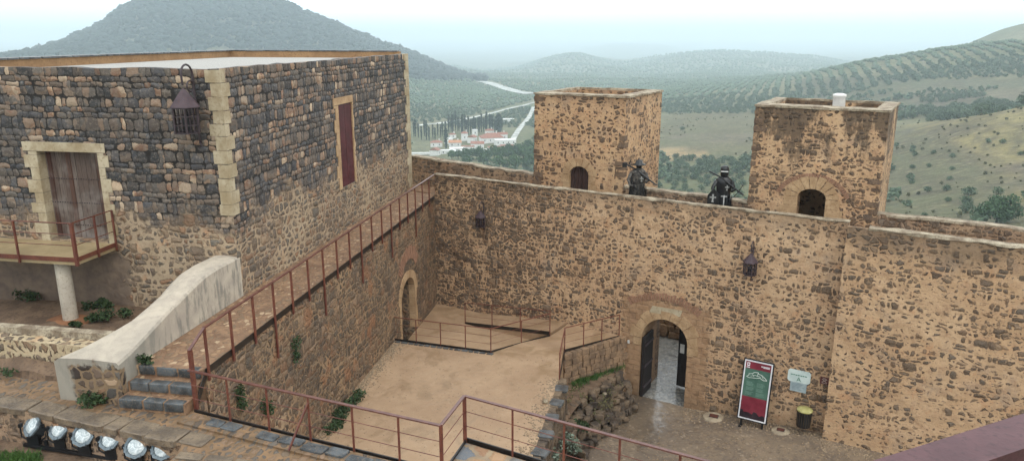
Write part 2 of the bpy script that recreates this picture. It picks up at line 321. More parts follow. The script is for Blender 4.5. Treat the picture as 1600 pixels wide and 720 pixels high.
M_bld = wallmat('great_building_masonry', lo=.05, hi=.27, su=4.4, sv=6.4, seed=20, crs=(.20, .17, .010, .062), mortar=('97826b', 'a8947a', '867059'), stops=[(0, '54534f'), (.18, '6f6258'), (.36, '7c6a5a'), (.52, '62625e'), (.68, '9a7254'), (.84, 'a98f72')], extra=bld_extra, small=False)
M_lime = simple('limestone_blocks', '98876a', 'b8ab92', 1.6, .85, .35, '8d7c60')
M_lime2 = simple('warm_limestone', 'a08362', 'b89b78', 2.5, .85, .5, '8a6c4f', dist=.02)
M_brick = simple('old_brick', '86644f', '9c7760', 5, .85, .4, '74594a')
M_cap = simple('mortar_coping', '7d6d5a', 'b3a68f', 3.5, .75, .7, '5c5044', dist=.05)
M_quoin = simple('dark_quoin', '5a4a3f', '77624f', 3, .85, .6, '8d745a', dist=.03)
M_dstone = simple('dark_step_stone', '2f3336', '565b5e', 4, .35, .5, '7a6a58', dist=.02, spec=.5)
M_rust = simple('rust_red_steel', '5c2f26', '70402f', 6, .45, .15, '3c221c', spec=.5)
M_rustl = simple('wet_rail_steel', '57332c', '6b443a', 9, .33, .25, '42251e', spec=.6)
M_black = simple('black_edging_steel', '15110f', '221b18', 5, .4, .1, spec=.5)
M_iron = simple('wrought_iron', '2a2226', '3f343a', 8, .5, .3, '4d332a', spec=.5)
M_irono = simple('lantern_roof_iron', '3c3036', '4b3e43', 5, .6, .2, '56362c', spec=.35)
M_statb = simple('black_sheet_metal', '0d0d0f', '1b1b1e', 6, .35, .2, spec=.5)
M_statg = simple('grey_sheet_metal', '2c2927', '6a645d', 14, .5, .3, '2a2725', metal=.2)
M_white = simple('white_paint', 'cfd0cc', 'e2e2de', 4, .5, .1)
M_shut = simple('shutter_red_paint', '43181d', '55252a', 3, .5, .15, '3a1418')
M_oldwood = None
def plankmat(name, c1, c2, c3, w):
    t = NT(name); o = t.obj(); s = sepxyz(t, o)
    k = t.math('FLOOR', t.math('DIVIDE', s[0], w)); wn = t.n('ShaderNodeTexWhiteNoise', noise_dimensions='1D'); t.l(k, wn.inputs['W'])
    g = t.noise(t.vm('MULTIPLY', o, (14, 14, 1.2)), 2, 5, .7).outputs[0]
    col = t.mix(wn.outputs[0], c1, c2); col = t.mix(t.ss(g, .45, .7), col, c3)
    return t.done(col, .8, t.bump(g, .5, .01))
M_oldwood = plankmat('weathered_door_wood', '6f6660', '5c3f33', '8d857c', .17)
M_dkwood = plankmat('dark_door_wood', '35241f', '44302a', '251a17', .15)
M_gdoor = plankmat('gate_leaf_wood', '1f1816', '2c2320', '151110', .14)
M_dark = simple('black_plastic', '101012', '1c1d1f', 5, .45, .1)
def leafmat(name, c1, c2, c3):
    t = NT(name); g = t.n('ShaderNodeNewGeometry'); oi = t.n('ShaderNodeObjectInfo'); n = t.noise(g.outputs['Position'], .6, 4, .6).outputs[0]; k = t.math('ADD', t.math('MULTIPLY', n, .7), t.math('MULTIPLY', oi.outputs['Random'], .3))
    col = t.mix(t.ss(k, .25, .75), c1, c2); col = t.mix(t.math('MULTIPLY', g.outputs['Random Per Island'], .5), col, c3); return t.done(col, .75, None, .2)
# ground materials
def terrace_mat():
    t = NT('compacted_beige_floor'); p = t.pos(); a = t.noise(p, .45, 4, .6, dist=.8).outputs[0]; b = t.noise(p, 3, 5, .7).outputs[0]; f = t.noise(p, 60, 3, .7).outputs[0]
    col = t.mix(t.ss(a, .3, .7), '967a5f', 'a98d70'); col = t.mix(t.math('MULTIPLY', t.ss(b, .5, .75), .45), col, '755b40'); col = t.mix(t.math('MULTIPLY', t.ss(t.noise(p, 1.1, 5, .7, dist=1.2).outputs[0], .5, .62), .45), col, '7d6549'); col = t.mix(t.math('MULTIPLY', t.ss(t.noise(p, 9, 3, .7).outputs[0], .6, .7), .35), col, 'b7a284'); col = t.mix(t.math('MULTIPLY', t.ss(f, .5, .8), .5), col, 'c2ab8b'); col = t.mix(t.math('MULTIPLY', t.ss(f, .42, .2), .35), col, '7c6044')
    return t.done(col, t.ss(t.noise(p, 1.1, 5, .7, dist=1.2).outputs[0], .42, .62, .7, .32), t.bump(t.math('ADD', f, b), .35, .012), .5)
M_terr = terrace_mat()
def cobble(name, su, sv, cols, mort, wet=.5, lo=.04, hi=.14, earth=None, bs=.8):
    t = NT(name); p = t.pos(); a = t.noise(p, .5, 4, .6, dist=.6).outputs[0]; b = t.noise(p, 4, 4, .6).outputs[0]; f = t.noise(p, 45, 3, .7).outputs[0]
    v = t.vm('MULTIPLY', p, (1, 1, 0)); r = t.n('ShaderNodeVectorRotate', rotation_type='Z_AXIS'); t.l(v, r.inputs[0]); r.inputs['Angle'].default_value = -ROTA
    m, r1, r2, h = layer(t, r.outputs[0], su, sv, 31, lo, hi, rand=.8, rag=.12, soft=.05)
    c = t.ramp(r1, cols, 'CONSTANT'); c = t.mix(t.math('MULTIPLY', t.ss(f, .4, .8), .4), c, mort[1])
    mo = t.mix(t.ss(b, .35, .7), mort[0], mort[1]); k = m if earth is None else t.math('MULTIPLY', m, t.ss(a, earth, earth+.14))
    col = t.mix(k, mo, c)
    w = t.ss(t.math('ADD', a, t.math('MULTIPLY', t.math('SUBTRACT', b, .5), .6)), .35, .62, wet, .85)
    hh = t.math('ADD', t.math('MULTIPLY', h, k), t.math('MULTIPLY', f, .03)); hh = t.math('ADD', hh, t.math('MULTIPLY', b, .1))
    return t.done(col, w if bs > .5 else t.math('MULTIPLY', w, .5), t.bump(hh, bs, .15), .5)
M_path = cobble('cobbled_path', 5.5, 8.5, [(0, '4f463d'), (.3, '6c5c4b'), (.55, '7f6751'), (.8, '5d564e')], ('6b553d', '86694b'), .35, lo=.05, hi=.3)
M_walk = cobble('walkway_paving', 6.5, 9, [(0, '75604a'), (.3, '947658'), (.6, '82664e'), (.85, 'b09678')], ('715540', '8e6f53'), .45, lo=.05, hi=.35)
def court_mat():
    t = NT('wet_earth_court'); p = t.pos(); a = t.noise(p, .6, 5, .65, dist=.8).outputs[0]; b = t.noise(p, 5, 4, .65).outputs[0]; f = t.noise(p, 50, 3, .7).outputs[0]
    m, r1, r2, h = layer(t, t.vm('MULTIPLY', p, (1, 1, 0)), 9, 9, 3, .05, .5, rag=.15, soft=.08)
    col = t.mix(t.ss(a, .3, .7), '63564a', '82715d'); col = t.mix(t.math('MULTIPLY', t.ss(b, .5, .72), .5), col, '54422f'); col = t.mix(t.math('MULTIPLY', m, .5), col, t.ramp(r1, [(0, '5b5047'), (.4, '8d7860'), (.8, 'a2907a')], 'CONSTANT'))
    g = fw(-.9, -1.2); d = t.vm('SUBTRACT', p, (float(g[0]), float(g[1]), 0)); rr = t.n('ShaderNodeVectorRotate', rotation_type='Z_AXIS'); t.l(d, rr.inputs[0]); rr.inputs['Angle'].default_value = -ROTW-.25
    ln = t.n('ShaderNodeVectorMath', operation='LENGTH'); t.l(t.vm('MULTIPLY', rr.outputs[0], (1.3, .48, 0)), ln.inputs[0])
    wet = t.ss(t.math('ADD', ln.outputs['Value'], t.math('MULTIPLY', t.math('SUBTRACT', a, .5), 1.4)), 1.25, .5)
    col = t.mix(t.math('MULTIPLY', wet, .35), col, '4b443c')
    rough = t.math('MULTIPLY_ADD', wet, -.5, t.ss(b, .4, .6, .5, .75))
    hh = t.math('ADD', t.math('MULTIPLY', h, m), t.math('MULTIPLY', b, .25)); hh = t.math('ADD', hh, t.math('MULTIPLY', f, .06))
    bp = t.n('ShaderNodeBump'); t.l(hh, bp.inputs['Height']); bp.inputs['Distance'].default_value = .08; t.l(t.math('MULTIPLY_ADD', wet, -.44, .5), bp.inputs['Strength'])
    return t.done(col, rough, bp.outputs[0], .6)
M_court = court_mat()
M_lane = cobble('wet_cobbled_lane', 9, 9, [(0, '6d6e6c'), (.3, '888883'), (.6, '9b978c'), (.85, '7a776f')], ('6c6a66', '8d8a83'), .08, lo=.05, hi=.2, bs=.25)
M_dirt = simple('damp_earth', '5d4b3c', '7a6450', 1.6, .85, .6, '46392d', obj=False, dist=.05)
M_grass = simple('grass_blades', '2c4a1e', '4a6a2b', 6, .7, .1, '5f7a38')
M_weed = simple('weed_leaves', '223619', '35492a', 6, .75, .1, '565c3a')
M_shrubw = simple('pale_shrub_leaves', '5d6a5a', '8a9686', 6, .6, .1, '3c4a34')
M_gravel = simple('roof_gravel', '9a9792', 'bdbab4', 30, .9, .6, '7c7a76', obj=False, dist=.02)
M_render = simple('brown_render', '8a6b4c', '9c7b58', 2, .85, .3, '76593e')
M_concr = simple('balcony_concrete', '8a7a5c', 'a08d6c', 1.5, .55, .2, '8a744c')
M_pill = simple('pillar_plaster', 'a3998a', 'b8ad9c', 2, .8, .2, '8a7f70')
def plaster():
    t = NT('stained_lime_plaster'); o = t.obj(); P = sepxyz(t, o); n = t.noise(o, 1.6, 5, .65, dist=.5).outputs[0]; s = t.noise(t.vm('MULTIPLY', o, (2.2, 2.2, .5)), 2.5, 5, .7).outputs[0]; f = t.noise(o, 40, 3, .6).outputs[0]
    col = t.mix(t.ss(n, .3, .7), 'a2978a', 'bcb09e'); g = t.n('ShaderNodeNewGeometry'); nz = sepxyz(t, g.outputs['Normal']); side = t.ss(nz[2], .75, .35, .22, .8); col = t.mix(t.math('MULTIPLY', t.ss(s, .46, .62), side), col, '77736b'); col = t.mix(t.math('MULTIPLY', t.ss(t.math('ADD', P[0], t.math('MULTIPLY', n, 1.2)), -12.6, -13.6), side), col, '8c877c'); col = t.mix(t.math('MULTIPLY', t.ss(f, .5, .8), .2), col, '8f8270')
    # broken plaster shows the rubble on the wall's end face
    k = t.math('MULTIPLY', t.ss(P[0], -14.40, -14.46), t.ss(t.math('ADD', P[2], t.math('MULTIPLY', t.math('SUBTRACT', n, .5), .9)), 5.72, 5.64)); k = t.math('MULTIPLY', k, t.ss(t.math('ADD', P[1], t.math('MULTIPLY', n, .5)), 2.5, 2.35))
    m, r1, r2, h = layer(t, t.uv(), 5, 6, 41, .03, .2); rb = t.mix(m, '7f6a52', t.ramp(r1, RUB, 'CONSTANT')); col = t.mix(k, col, rb)
    return t.done(col, .8, t.bump(t.math('ADD', n, t.math('MULTIPLY', t.math('MULTIPLY', k, h), 6)), .5, .04))
M_plast = plaster()
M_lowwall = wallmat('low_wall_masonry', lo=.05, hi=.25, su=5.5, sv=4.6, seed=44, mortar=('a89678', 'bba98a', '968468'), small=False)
# ================================================================ WORLD, SUN, HAZE
SUN_EL, SUN_AZ = math.radians(52), math.radians(150)
wd = bpy.data.worlds.new('World'); SC.world = wd; wd.use_nodes = True; wt = wd.node_tree; bg = wt.nodes['Background']
sky = wt.nodes.new('ShaderNodeTexSky'); sky.sky_type = 'NISHITA'; sky.sun_disc = False; sky.sun_elevation = SUN_EL; sky.sun_rotation = SUN_AZ; sky.air_density = 1.2; sky.dust_density = 4; sky.ozone_density = 1
tc = wt.nodes.new('ShaderNodeTexCoord'); nz = wt.nodes.new('ShaderNodeTexNoise'); nz.inputs['Scale'].default_value = 1.6; nz.inputs['Detail'].default_value = 5
mp = wt.nodes.new('ShaderNodeMapping'); mp.inputs['Scale'].default_value = (1, 1, 3); wt.links.new(tc.outputs['Generated'], mp.inputs[0]); wt.links.new(mp.outputs[0], nz.inputs['Vector'])
rp = wt.nodes.new('ShaderNodeValToRGB'); rp.color_ramp.elements[0].position = .3; rp.color_ramp.elements[1].position = .72; rp.color_ramp.elements[0].color = (9.6, 10.4, 10.8, 1); rp.color_ramp.elements[1].color = (12.6, 13.0, 13.0, 1); wt.links.new(nz.outputs[0], rp.inputs[0])
mx = wt.nodes.new('ShaderNodeMix'); mx.data_type = 'RGBA'; mx.inputs[0].default_value = .85; wt.links.new(sky.outputs[0], mx.inputs[6]); wt.links.new(rp.outputs[0], mx.inputs[7]); wt.links.new(mx.outputs[2], bg.inputs[0]); bg.inputs[1].default_value = .15
sl = bpy.data.lights.new('sun', 'SUN'); sl.energy = .6; sl.angle = math.radians(25); sl.color = (1, .96, .9); so = bpy.data.objects.new('sun', sl); COL.objects.link(so)
# direction towards the sun (x east, y north; sky rotation measured like this lamp)
sd = Vector((math.sin(SUN_AZ)*math.cos(SUN_EL), -math.cos(SUN_AZ)*math.cos(SUN_EL)*-1, math.sin(SUN_EL))); so.rotation_euler = sd.to_track_quat('Z', 'Y').to_euler(); so.location = (0, 0, 60)
SC.view_settings.view_transform = 'Standard'; SC.view_settings.look = 'None'; SC.view_settings.gamma = 1; SC.view_settings.exposure = .22
SC.cycles.max_bounces = 6; SC.cycles.diffuse_bounces = 3; SC.cycles.volume_bounces = 3; SC.cycles.use_denoising = True
SC.cycles.sample_clamp_indirect = 6
HAZE = .00036
def haze():
    m = bpy.data.materials.new('haze_air'); m.use_nodes = True; t = m.node_tree; t.nodes.clear(); o = t.nodes.new('ShaderNodeOutputMaterial'); v = t.nodes.new('ShaderNodeVolumePrincipled'); v.inputs['Color'].default_value = (.78, .915, 1.0, 1); v.inputs['Density'].default_value = HAZE; v.inputs['Anisotropy'].default_value = .0
    t.links.new(v.outputs[0], o.inputs['Volume'])
    MB().box(-17500, 17500, -17500, 17500, -190, 122).build('haze', m, label='thin pale blue rain haze filling the valley air', kind='stuff')
haze()
# ================================================================ CASTLE
def extr(mb, prof, x0, x1, step=.35, jz=0, zmin=0, jy=0, seed=0, jx=0):
    """extrude a (y,z) outline along x in steps, the high points roughened"""
    n = max(1, round(abs(x1-x0)/step)); k = len(prof); o = len(mb.v)
    for i in range(n+1):
        x = x0+(x1-x0)*i/n
        for q, (y, z) in enumerate(prof):
            dz = jz*(vnoise(x*2.3, q*3.1, seed)+.6*vnoise(x*.7, q*1.7, seed+1)) if z > zmin else 0
            dy = jy*vnoise(x*2.9, q*2.3, seed+2) if z > zmin else 0
            mb.v.append((x, y+dy, z+dz))
    for i in range(n):
        for q in range(k): mb.f.append((o+i*k+q, o+i*k+(q+1) % k, o+(i+1)*k+(q+1) % k, o+(i+1)*k+q))
    mb.f.append(tuple(o+q for q in range(k))); mb.f.append(tuple(o+n*k+q for q in range(k))[::-1]); return mb
def arch_poly(x0, x1, z0, zs, n=14, rise=None):
    r = (x1-x0)/2; c = (x0+x1)/2; rise = rise or r
    return [(x0, z0), (x1, z0)]+[(c+r*math.cos(math.pi*i/n), zs+rise*math.sin(math.pi*i/n)) for i in range(n+1)]
def arch_ring(mb, x0, x1, zs, rise, w, y0, y1, nblk, z0=None, jamb=.3, jit=.05, gap=.008, flat=False):
    r = (x1-x0)/2; c = (x0+x1)/2
    for i in range(nblk):
        a0 = math.pi*i/nblk+gap/r; a1 = math.pi*(i+1)/nblk-gap/r; ww = w*(1+random.uniform(-jit, jit)*2)
        pts = []
        for s_, rr, ri in ((0, r-.004, rise-.004), (1, r+ww, rise+ww)):
            seq = [a0+(a1-a0)*k/3 for k in range(4)]
            if s_: seq = seq[::-1]
            pts += [(c+rr*math.cos(a), zs+ri*math.sin(a)) for a in seq]
        mb.prism(pts, y0-random.uniform(0, .012), y1, 'y')
    if z0 is not None:
        for sx, xe in ((-1, x0), (1, x1)):
            z = zs
            while z > z0+.05:
                h = random.uniform(.2, .3); zz = max(z-h, z0); ww = jamb*random.choice([.75, 1.0, 1.25])
                a, b = (xe-ww, xe+.004) if sx < 0 else (xe-.004, xe+ww); mb.box(a, b, y0-random.uniform(0, .01), y1, zz+.006, z-.006); z = zz
# ---- curtain wall with the gate
cw = thing('curtain_wall', 'long tan rubble stone wall pierced by the open arched gateway', 'wall', FW)
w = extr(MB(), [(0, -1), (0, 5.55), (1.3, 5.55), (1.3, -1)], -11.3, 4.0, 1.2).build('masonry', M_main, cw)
gate = lambda: MB().prism(arch_poly(-1.45, 0, -1.5, 1.98, rise=.74), -.6, 2.4, 'y')
w.location = cw.location; w.rotation_euler = cw.rotation_euler; w.parent = None; cut(w, [gate()]); w.parent = cw; w.location = (0, 0, 0); w.rotation_euler = (0, 0, 0)
def pcut(o, root, cutters):
    o.parent = None; o.location = root.location; o.rotation_euler = root.rotation_euler; cut(o, cutters); o.parent = root; o.location = (0, 0, 0); o.rotation_euler = (0, 0, 0)
extr(MB(), [(0, 5.55), (0, 6.33), (.20, 6.33), (.20, 5.55)], -9.24, 4.0, .25, .03, 6).build('parapet', M_main, cw)
extr(MB(), [(-.015, 6.325), (-.02, 6.36), (.10, 6.375), (.22, 6.355), (.22, 6.325)], -9.26, 4.0, .11, .04, 0, .05, 3).build('coping', M_cap, cw)
ab = MB(); arch_ring(ab, -1.45, 0, 1.98, .74, .36, -.015, .28, 9, 1.7, .26, .16); ab.build('arch', M_lime2, cw)
kb = MB().prism([(-1.25, 2.86), (-.28, 2.90), (-.22, 3.10), (-1.15, 3.08)], -.02, .2, 'y'); kb.build('lintel_stone', M_lime, cw)
rb = MB()
for i in range(26):
    a = math.radians(57+66*i/25); cx, cz, r0, r1 = -.80, 1.45, 1.86, 2.08+random.uniform(-.05, .05)
    da = math.radians(.95); rb.prism([(cx+r*math.cos(q), cz+r*math.sin(q)) for r, q in ((r0, a-da), (r1, a-da), (r1, a+da), (r0, a+da))], -.012-random.uniform(0, .01), .1, 'y')
rb.build('relieving_arch', M_brick, cw)
# ---- stepped-out right hand stretch
rw = thing('wall_bay', 'thicker stretch of rubble wall stepping forward right of the litter bin', 'wall', FW)
extr(MB(), [(-.35, -1), (-.35, 5.55), (1.3, 5.55), (1.3, -1)], 4.0, 17, .5).build('masonry', M_right, rw)
extr(MB(), [(-.35, 5.55), (-.35, 6.30), (-.12, 6.30), (-.12, 5.55)], 4.0, 17, .25, .03, 6, seed=4).build('parapet', M_right, rw)
extr(MB(), [(-.37, 6.29), (-.37, 6.335), (-.24, 6.35), (-.10, 6.335), (-.10, 6.29)], 4.5, 17, .11, .045, 0, .05, 5).build('coping', M_cap, rw)
# ---- outer parapets
def outer(x0, x1, za, zb, lab, seed, gatecut=False):
    t = thing('outer_parapet', lab, 'parapet', FW)
    mb = MB(); n = max(2, round((x1-x0)/.4)); o = 0; prof = [(1.3, -9), (1.3, 1), (1.65, 1), (1.65, -9)]
    for i in range(n+1):
        x = x0+(x1-x0)*i/n; z = za+(zb-za)*i/n+.04*vnoise(x*2, 0, seed)
        mb.v += [(x, 1.3, -9), (x, 1.3, z), (x, 1.65, z), (x, 1.65, -9)]
    for i in range(n):
        for q in range(4): mb.f.append((i*4+q, i*4+(q+1) % 4, (i+1)*4+(q+1) % 4, (i+1)*4+q))
    mb.f.append((0, 1, 2, 3)); mb.f.append(tuple(n*4+q for q in (3, 2, 1, 0)))
    w = mb.build('masonry', M_outer, t)
    if gatecut: pcut(w, t, [gate()])
    c = MB(); n = round((x1-x0)/.15)
    for i in range(n+1):
        x = x0+(x1-x0)*i/n; z = za+(zb-za)*i/n+.05*vnoise(x*2.3, 5, seed); a, b = .05*vnoise(x*3, 1, seed), .05*vnoise(x*3, 2, seed)
        c.v += [(x, 1.285+a, z-.03), (x, 1.285+a, z+.03), (x, 1.6+b, z+.035), (x, 1.6+b, z-.03)]
    for i in range(n):
        for q in range(4): c.f.append((i*4+q, i*4+(q+1) % 4, (i+1)*4+(q+1) % 4, (i+1)*4+q))
    c.f.append((0, 1, 2, 3)); c.f.append(tuple(n*4+q for q in (3, 2, 1, 0))); c.build('coping', M_cap, t)
outer(-11.3, -6.0, 6.62, 6.42, 'low outer parapet between the dark stone building and the left tower', 1)
outer(-2.78, 1.12, 6.36, 6.28, 'low outer parapet behind the two black metal figures between the towers', 2, True)
outer(4.5, 18, 6.36, 6.33, 'low outer parapet running from the right tower to the picture edge', 3)
# ---- towers
def tower(x0, x1, y0, y1, zt, mat, lab, door, fl=.55, rimw=.33):
    t = thing('tower', lab, 'tower', FW)
    mb = MB(); N = 12
    def loop(ax0, ax1, ay0, ay1, z, jz=0, sd=0):
        pts = []
        for a, b, c, d in ((ax0, ay0, ax1, ay0), (ax1, ay0, ax1, ay1), (ax1, ay1, ax0, ay1), (ax0, ay1, ax0, ay0)):
            for i in range(N): s_ = i/N; x = a+(c-a)*s_; y = b+(d-b)*s_; pts.append((x, y, z+jz*vnoise(x*2.2+y*1.7, y, sd)))
        return pts
    L = [loop(x0, x1, y0, y1, -9), loop(x0, x1, y0, y1, zt-.05, .02, 3), loop(x0+rimw, x1-rimw, y0+rimw, y1-rimw, zt-.05, .02, 4), loop(x0+rimw, x1-rimw, y0+rimw, y1-rimw, zt-fl)]
    k = 4*N
    for l in L: mb.v += l
    for j in range(3):
        for i in range(k): mb.f.append((j*k+i, j*k+(i+1) % k, (j+1)*k+(i+1) % k, (j+1)*k+i))
    mb.f.append(tuple(range(k))[::-1]); mb.f.append(tuple(range(3*k, 4*k)))
    w = mb.build('masonry', mat, t)
    pcut(w, t, [MB().prism(arch_poly(*door[:4], rise=door[4]), y0-.5, y0+min(door[5], .5), 'y')]+([MB().box(door[0]-.6, door[1]+.6, y0+.42, y1-.4, 5.0, 7.1)] if door[5] > 1 else []))
    c = MB(); LL = [loop(x0-.03, x1+.03, y0-.03, y1+.03, zt-.06, .03, 5), loop(x0-.03, x1+.03, y0-.03, y1+.03, zt+.0, .04, 6), loop(x0+rimw-.02, x1-rimw+.02, y0+rimw-.02, y1-rimw+.02, zt+.02, .03, 7), loop(x0+rimw-.02, x1-rimw+.02, y0+rimw-.02, y1-rimw+.02, zt-.06)]
    for l in LL: c.v += [(p[0]+random.uniform(-.012, .012), p[1]+random.uniform(-.012, .012), p[2]) for p in l]
    for j in range(4):
        for i in range(k): a, b = j*k, ((j+1) % 4)*k; c.f.append((a+i, a+(i+1) % k, b+(i+1) % k, b+i))
    c.build('coping', M_cap, t)
    for (cx, sx) in ((x0, 1), (x1, -1)):
        q = MB(); z = 5.7
        while z < zt-.2:
            h = random.uniform(.09, .17)
            if random.random() < .55:
                l1 = random.uniform(.12, .36); l2 = random.uniform(.18, .34)
                xa, xb = (cx-.012, cx+l1) if sx > 0 else (cx-l1, cx+.012); q.box(xa, xb, y0-.012, y0+l2, z, z+h, .012)
            z += h+random.uniform(.03, .12)
        q.build('corner_stonework', M_quoin, t)
    return t
TY = 1.25
tl = tower(-6.0, -2.78, TY, 4.45, 9.18, M_tl, 'square rubble tower on the left with a small brown wooden arched door', (-4.67, -3.97, 5.0, 6.58, .30, .16))
a = MB(); arch_ring(a, -4.67, -3.97, 6.58, .30, .26, TY-.012, TY+.1, 7, 5.6, .3); a.build('arch', M_lime2, tl)
dl = MB()
for i in range(5): dl.box(-4.66+i*.138, -4.66+(i+1)*.138-.008, TY+.1, TY+.15, 5.5, 6.58+.29*math.sin(math.acos(min(1, abs(-4.66+(i+.5)*.138+4.32)/.36))))
dl.build('door', M_dkwood, tl)
tr = tower(1.12, 4.52, TY, 4.15, 9.12, M_tr, 'square rubble tower on the right with an open black arched doorway', (2.47, 3.22, 5.0, 6.62, .26, 1.7), .6, .36)
a = MB(); arch_ring(a, 2.47, 3.22, 6.62, .26, .34, TY-.012, TY+.1, 9, 5.6, .36); a.build('arch', M_lime2, tr)
rb = MB()
for i in range(34):
    aa = math.radians(22+136*i/33); cx, cz, r0, r1 = 2.845, 6.42, .90, 1.03; da = math.radians(1.55)
    rb.prism([(cx+r*math.cos(q), cz+r*.86*math.sin(q)) for r, q in ((r0, aa-da), (r1, aa-da), (r1, aa+da), (r0, aa+da))], TY-.01-random.uniform(0, .008), TY+.1, 'y')
rb.build('relieving_arch', M_brick, tr)
wc = MB(); wc.lathe([(.13, 0), (.145, .06), (.135, .3), (.15, .32), (.15, .38), (.08, .41)], (2.95, TY+.62+1.9, 8.92), 16, 1.25, 1)
wc.build('chimney_cowl', M_white, None, FW, True, 'white metal vent cowl standing on top of the right tower', 'vent')
# ---- gate leaves
gl = thing('gate_leaf', 'dark wooden gate leaf folded back against the left side of the gateway', 'gate', FW, 'gate leaves')
MB().box(-1.40, -1.33, -.05, .72, .03, 2.02).build('leaf', M_gdoor, gl)
for z in (.3, 1.0, 1.7): MB().box(-1.325, -1.30, -.03, .70, z, z+.07).build('iron_strap', M_iron, gl)
gr = thing('gate_leaf', 'dark closed gate leaf with a small pale notice on the right of the gateway', 'gate', ((*fw(0.0, 1.22)[:2], 0), ROTW+math.radians(176)), 'gate leaves')
MB().box(.0, .66, -.03, .03, .05, 2.4).build('leaf', M_gdoor, gr)
MB().box(.46, .60, .032, .04, 1.2, 1.5).build('notice', M_white, gr)
lp = MB().box(-1.90, -1.84, -.03, .0, 1.70, 1.80); lp.build('wall_switch', M_white, None, FW, label='small white switch box on the wall left of the gateway', cat='switch box')
# ---- walkway wall (left side of the court) and its walkway
ww = thing('walkway_wall', 'brown rubble wall under the railed walkway on the left of the court', 'wall', FA)
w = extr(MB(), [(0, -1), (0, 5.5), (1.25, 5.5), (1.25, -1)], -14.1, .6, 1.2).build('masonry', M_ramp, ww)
pcut(w, ww, [MB().prism(arch_poly(-3.95, -2.55, 1.0, 3.0, rise=.62), -.5, .85, 'y')])
a = MB(); arch_ring(a, -3.95, -2.55, 3.0, .62, .26, -.012, .2, 9, 1.7, .16); a.build('arch', M_lime2, ww)
rb = MB()
for i in range(22):
    aa = math.radians(35+110*i/21); cx, cz, r0, r1 = -3.1, 3.35, .85, 1.25+random.uniform(-.05, .05); da = math.radians(2.2)
    rb.prism([(cx+r*math.cos(q), cz+r*math.sin(q)) for r, q in ((r0, aa-da), (r1, aa-da), (r1, aa+da), (r0, aa+da))], -.01-random.uniform(0, .01), .1, 'y')
rb.build('relieving_arch', M_brick, ww)
d = MB(); [d.box(-3.9+i*.19, -3.9+(i+1)*.19-.01, .45, .5, 1.6, 3.0+.6*math.sqrt(max(.05, 1-((-3.9+(i+.5)*.19+3.25)/.7)**2))) for i in range(7)]; d.build('door', M_dkwood, ww)
wk = MB(); n = 60
for i in range(n+1):
    x = -14.15+(14.15+.4)*i/n
    wk.v += [(x, .02, 5.50), (x, .02, 5.575), (x, .65, 5.58+.015*vnoise(x*3, 0)), (x, 1.25, 5.575), (x, 1.25, 5.5)]
for i in range(n):
    for q in range(5): wk.f.append((i*5+q, i*5+(q+1) % 5, (i+1)*5+(q+1) % 5, (i+1)*5+q))
wk.f.append((0, 1, 2, 3, 4)); wk.f.append(tuple(n*5+q for q in (4, 3, 2, 1, 0)))
wk.build('walkway', M_walk, None, FA, kind='structure')
MB().box(-11.2, 4, .31, 1.29, 5.553, 5.578).build('wall_walk', M_walk, None, FW, kind='structure')
# walkway railing
ra = thing('walkway_railing', 'rust red steel railing along the edge of the raised walkway', 'railing', FA)
xs = [-14.06+.785*i for i in range(19)]
for i, x in enumerate(xs):
    tall = i % 3 == 0 and i > 0
    MB().rail((x, -.035, 4.72 if tall else 5.36), (x, -.035, 6.30), .028, .05).build('post', M_rust, ra)
MB().rail((-14.5, -.035, 5.05), (-14.5, -.035, 6.10), .05, .07).build('post', M_rust, ra)
MB().rail((-14.53, -.035, 6.10), (-14.06, -.035, 6.31), .05, .022).rail((-14.06, -.035, 6.31), (.05, -.035, 6.34), .05, .022).build('top_rail', M_rustl, ra)
MB().rail((-14.45, -.008, 5.10), (-14.1, -.008, 5.52), .012, .1).rail((-14.1, -.008, 5.53), (0, -.008, 5.53), .014, .12).build('edging', M_black, ra)
# ---- steps
st = thing('stone_steps', 'three worn steps with dark stone nosings climbing to the walkway', 'steps', FA)
for i, (x, z) in enumerate(((-14.72, 5.24), (-14.44, 5.41), (-14.16, 5.573))):
    k = thing('step', None, None); k.parent = st; k.location = (0, 0, 0)
    MB().box(x+.02, -14.1+.001*i, .03, 1.24, 4.9, z-.012).build('tread', M_walk, k) if x < -14.17 else MB().box(x+.02, -14.13, .03, 1.24, 4.9, z-.012).build('tread', M_walk, k)
    m = MB(); y = .05
    while y < 1.16:
        wd_ = min(random.uniform(.3, .52), 1.22-y); m.stone((x+.075, y+wd_/2, z-.075), (.16, wd_-.025, .16), random.uniform(-.03, .03), .06); y += wd_
    m.build('nosing', M_dstone, k, smooth=True)
# ---- plastered parapet wall beside the steps
pw = MB(); XS = [(-14.56, 5.80, 2.45), (-14.2, 5.87, 2.24), (-13.8, 5.975, 2.02), (-13.4, 6.09, 1.84), (-13.0, 6.20, 1.79), (-12.6, 6.295, 1.78), (-12.2, 6.39, 1.83), (-11.8, 6.455, 1.88), (-11.4, 6.47, 1.90), (-11.0, 6.475, 1.89), (-10.62, 6.47, 1.85)]
pts = []
for i in range(41):
    x = XS[0][0]+(XS[-1][0]-XS[0][0])*i/40
    z = np.interp(x, [a[0] for a in XS], [a[1] for a in XS]); yl = np.interp(x, [a[0] for a in XS], [a[2] for a in XS])
    e = .012*vnoise(x*4, 0, 8); yr = 1.255+.01*vnoise(x*3, 4, 2)
    pw.v += [(x, yr, 4.9), (x, yr, z-.05+e), (x, yr+.03, z-.008+e), (x, yr+.12, z+e), (x, (yr+yl)/2, z+.02+e), (x, yl-.1, z-.0+e), (x, yl+.01, z-.07), (x, yl, 4.9)]
for i in range(40):
    for q in range(8): pw.f.append((i*8+q, i*8+(q+1) % 8, (i+1)*8+(q+1) % 8, (i+1)*8+q))
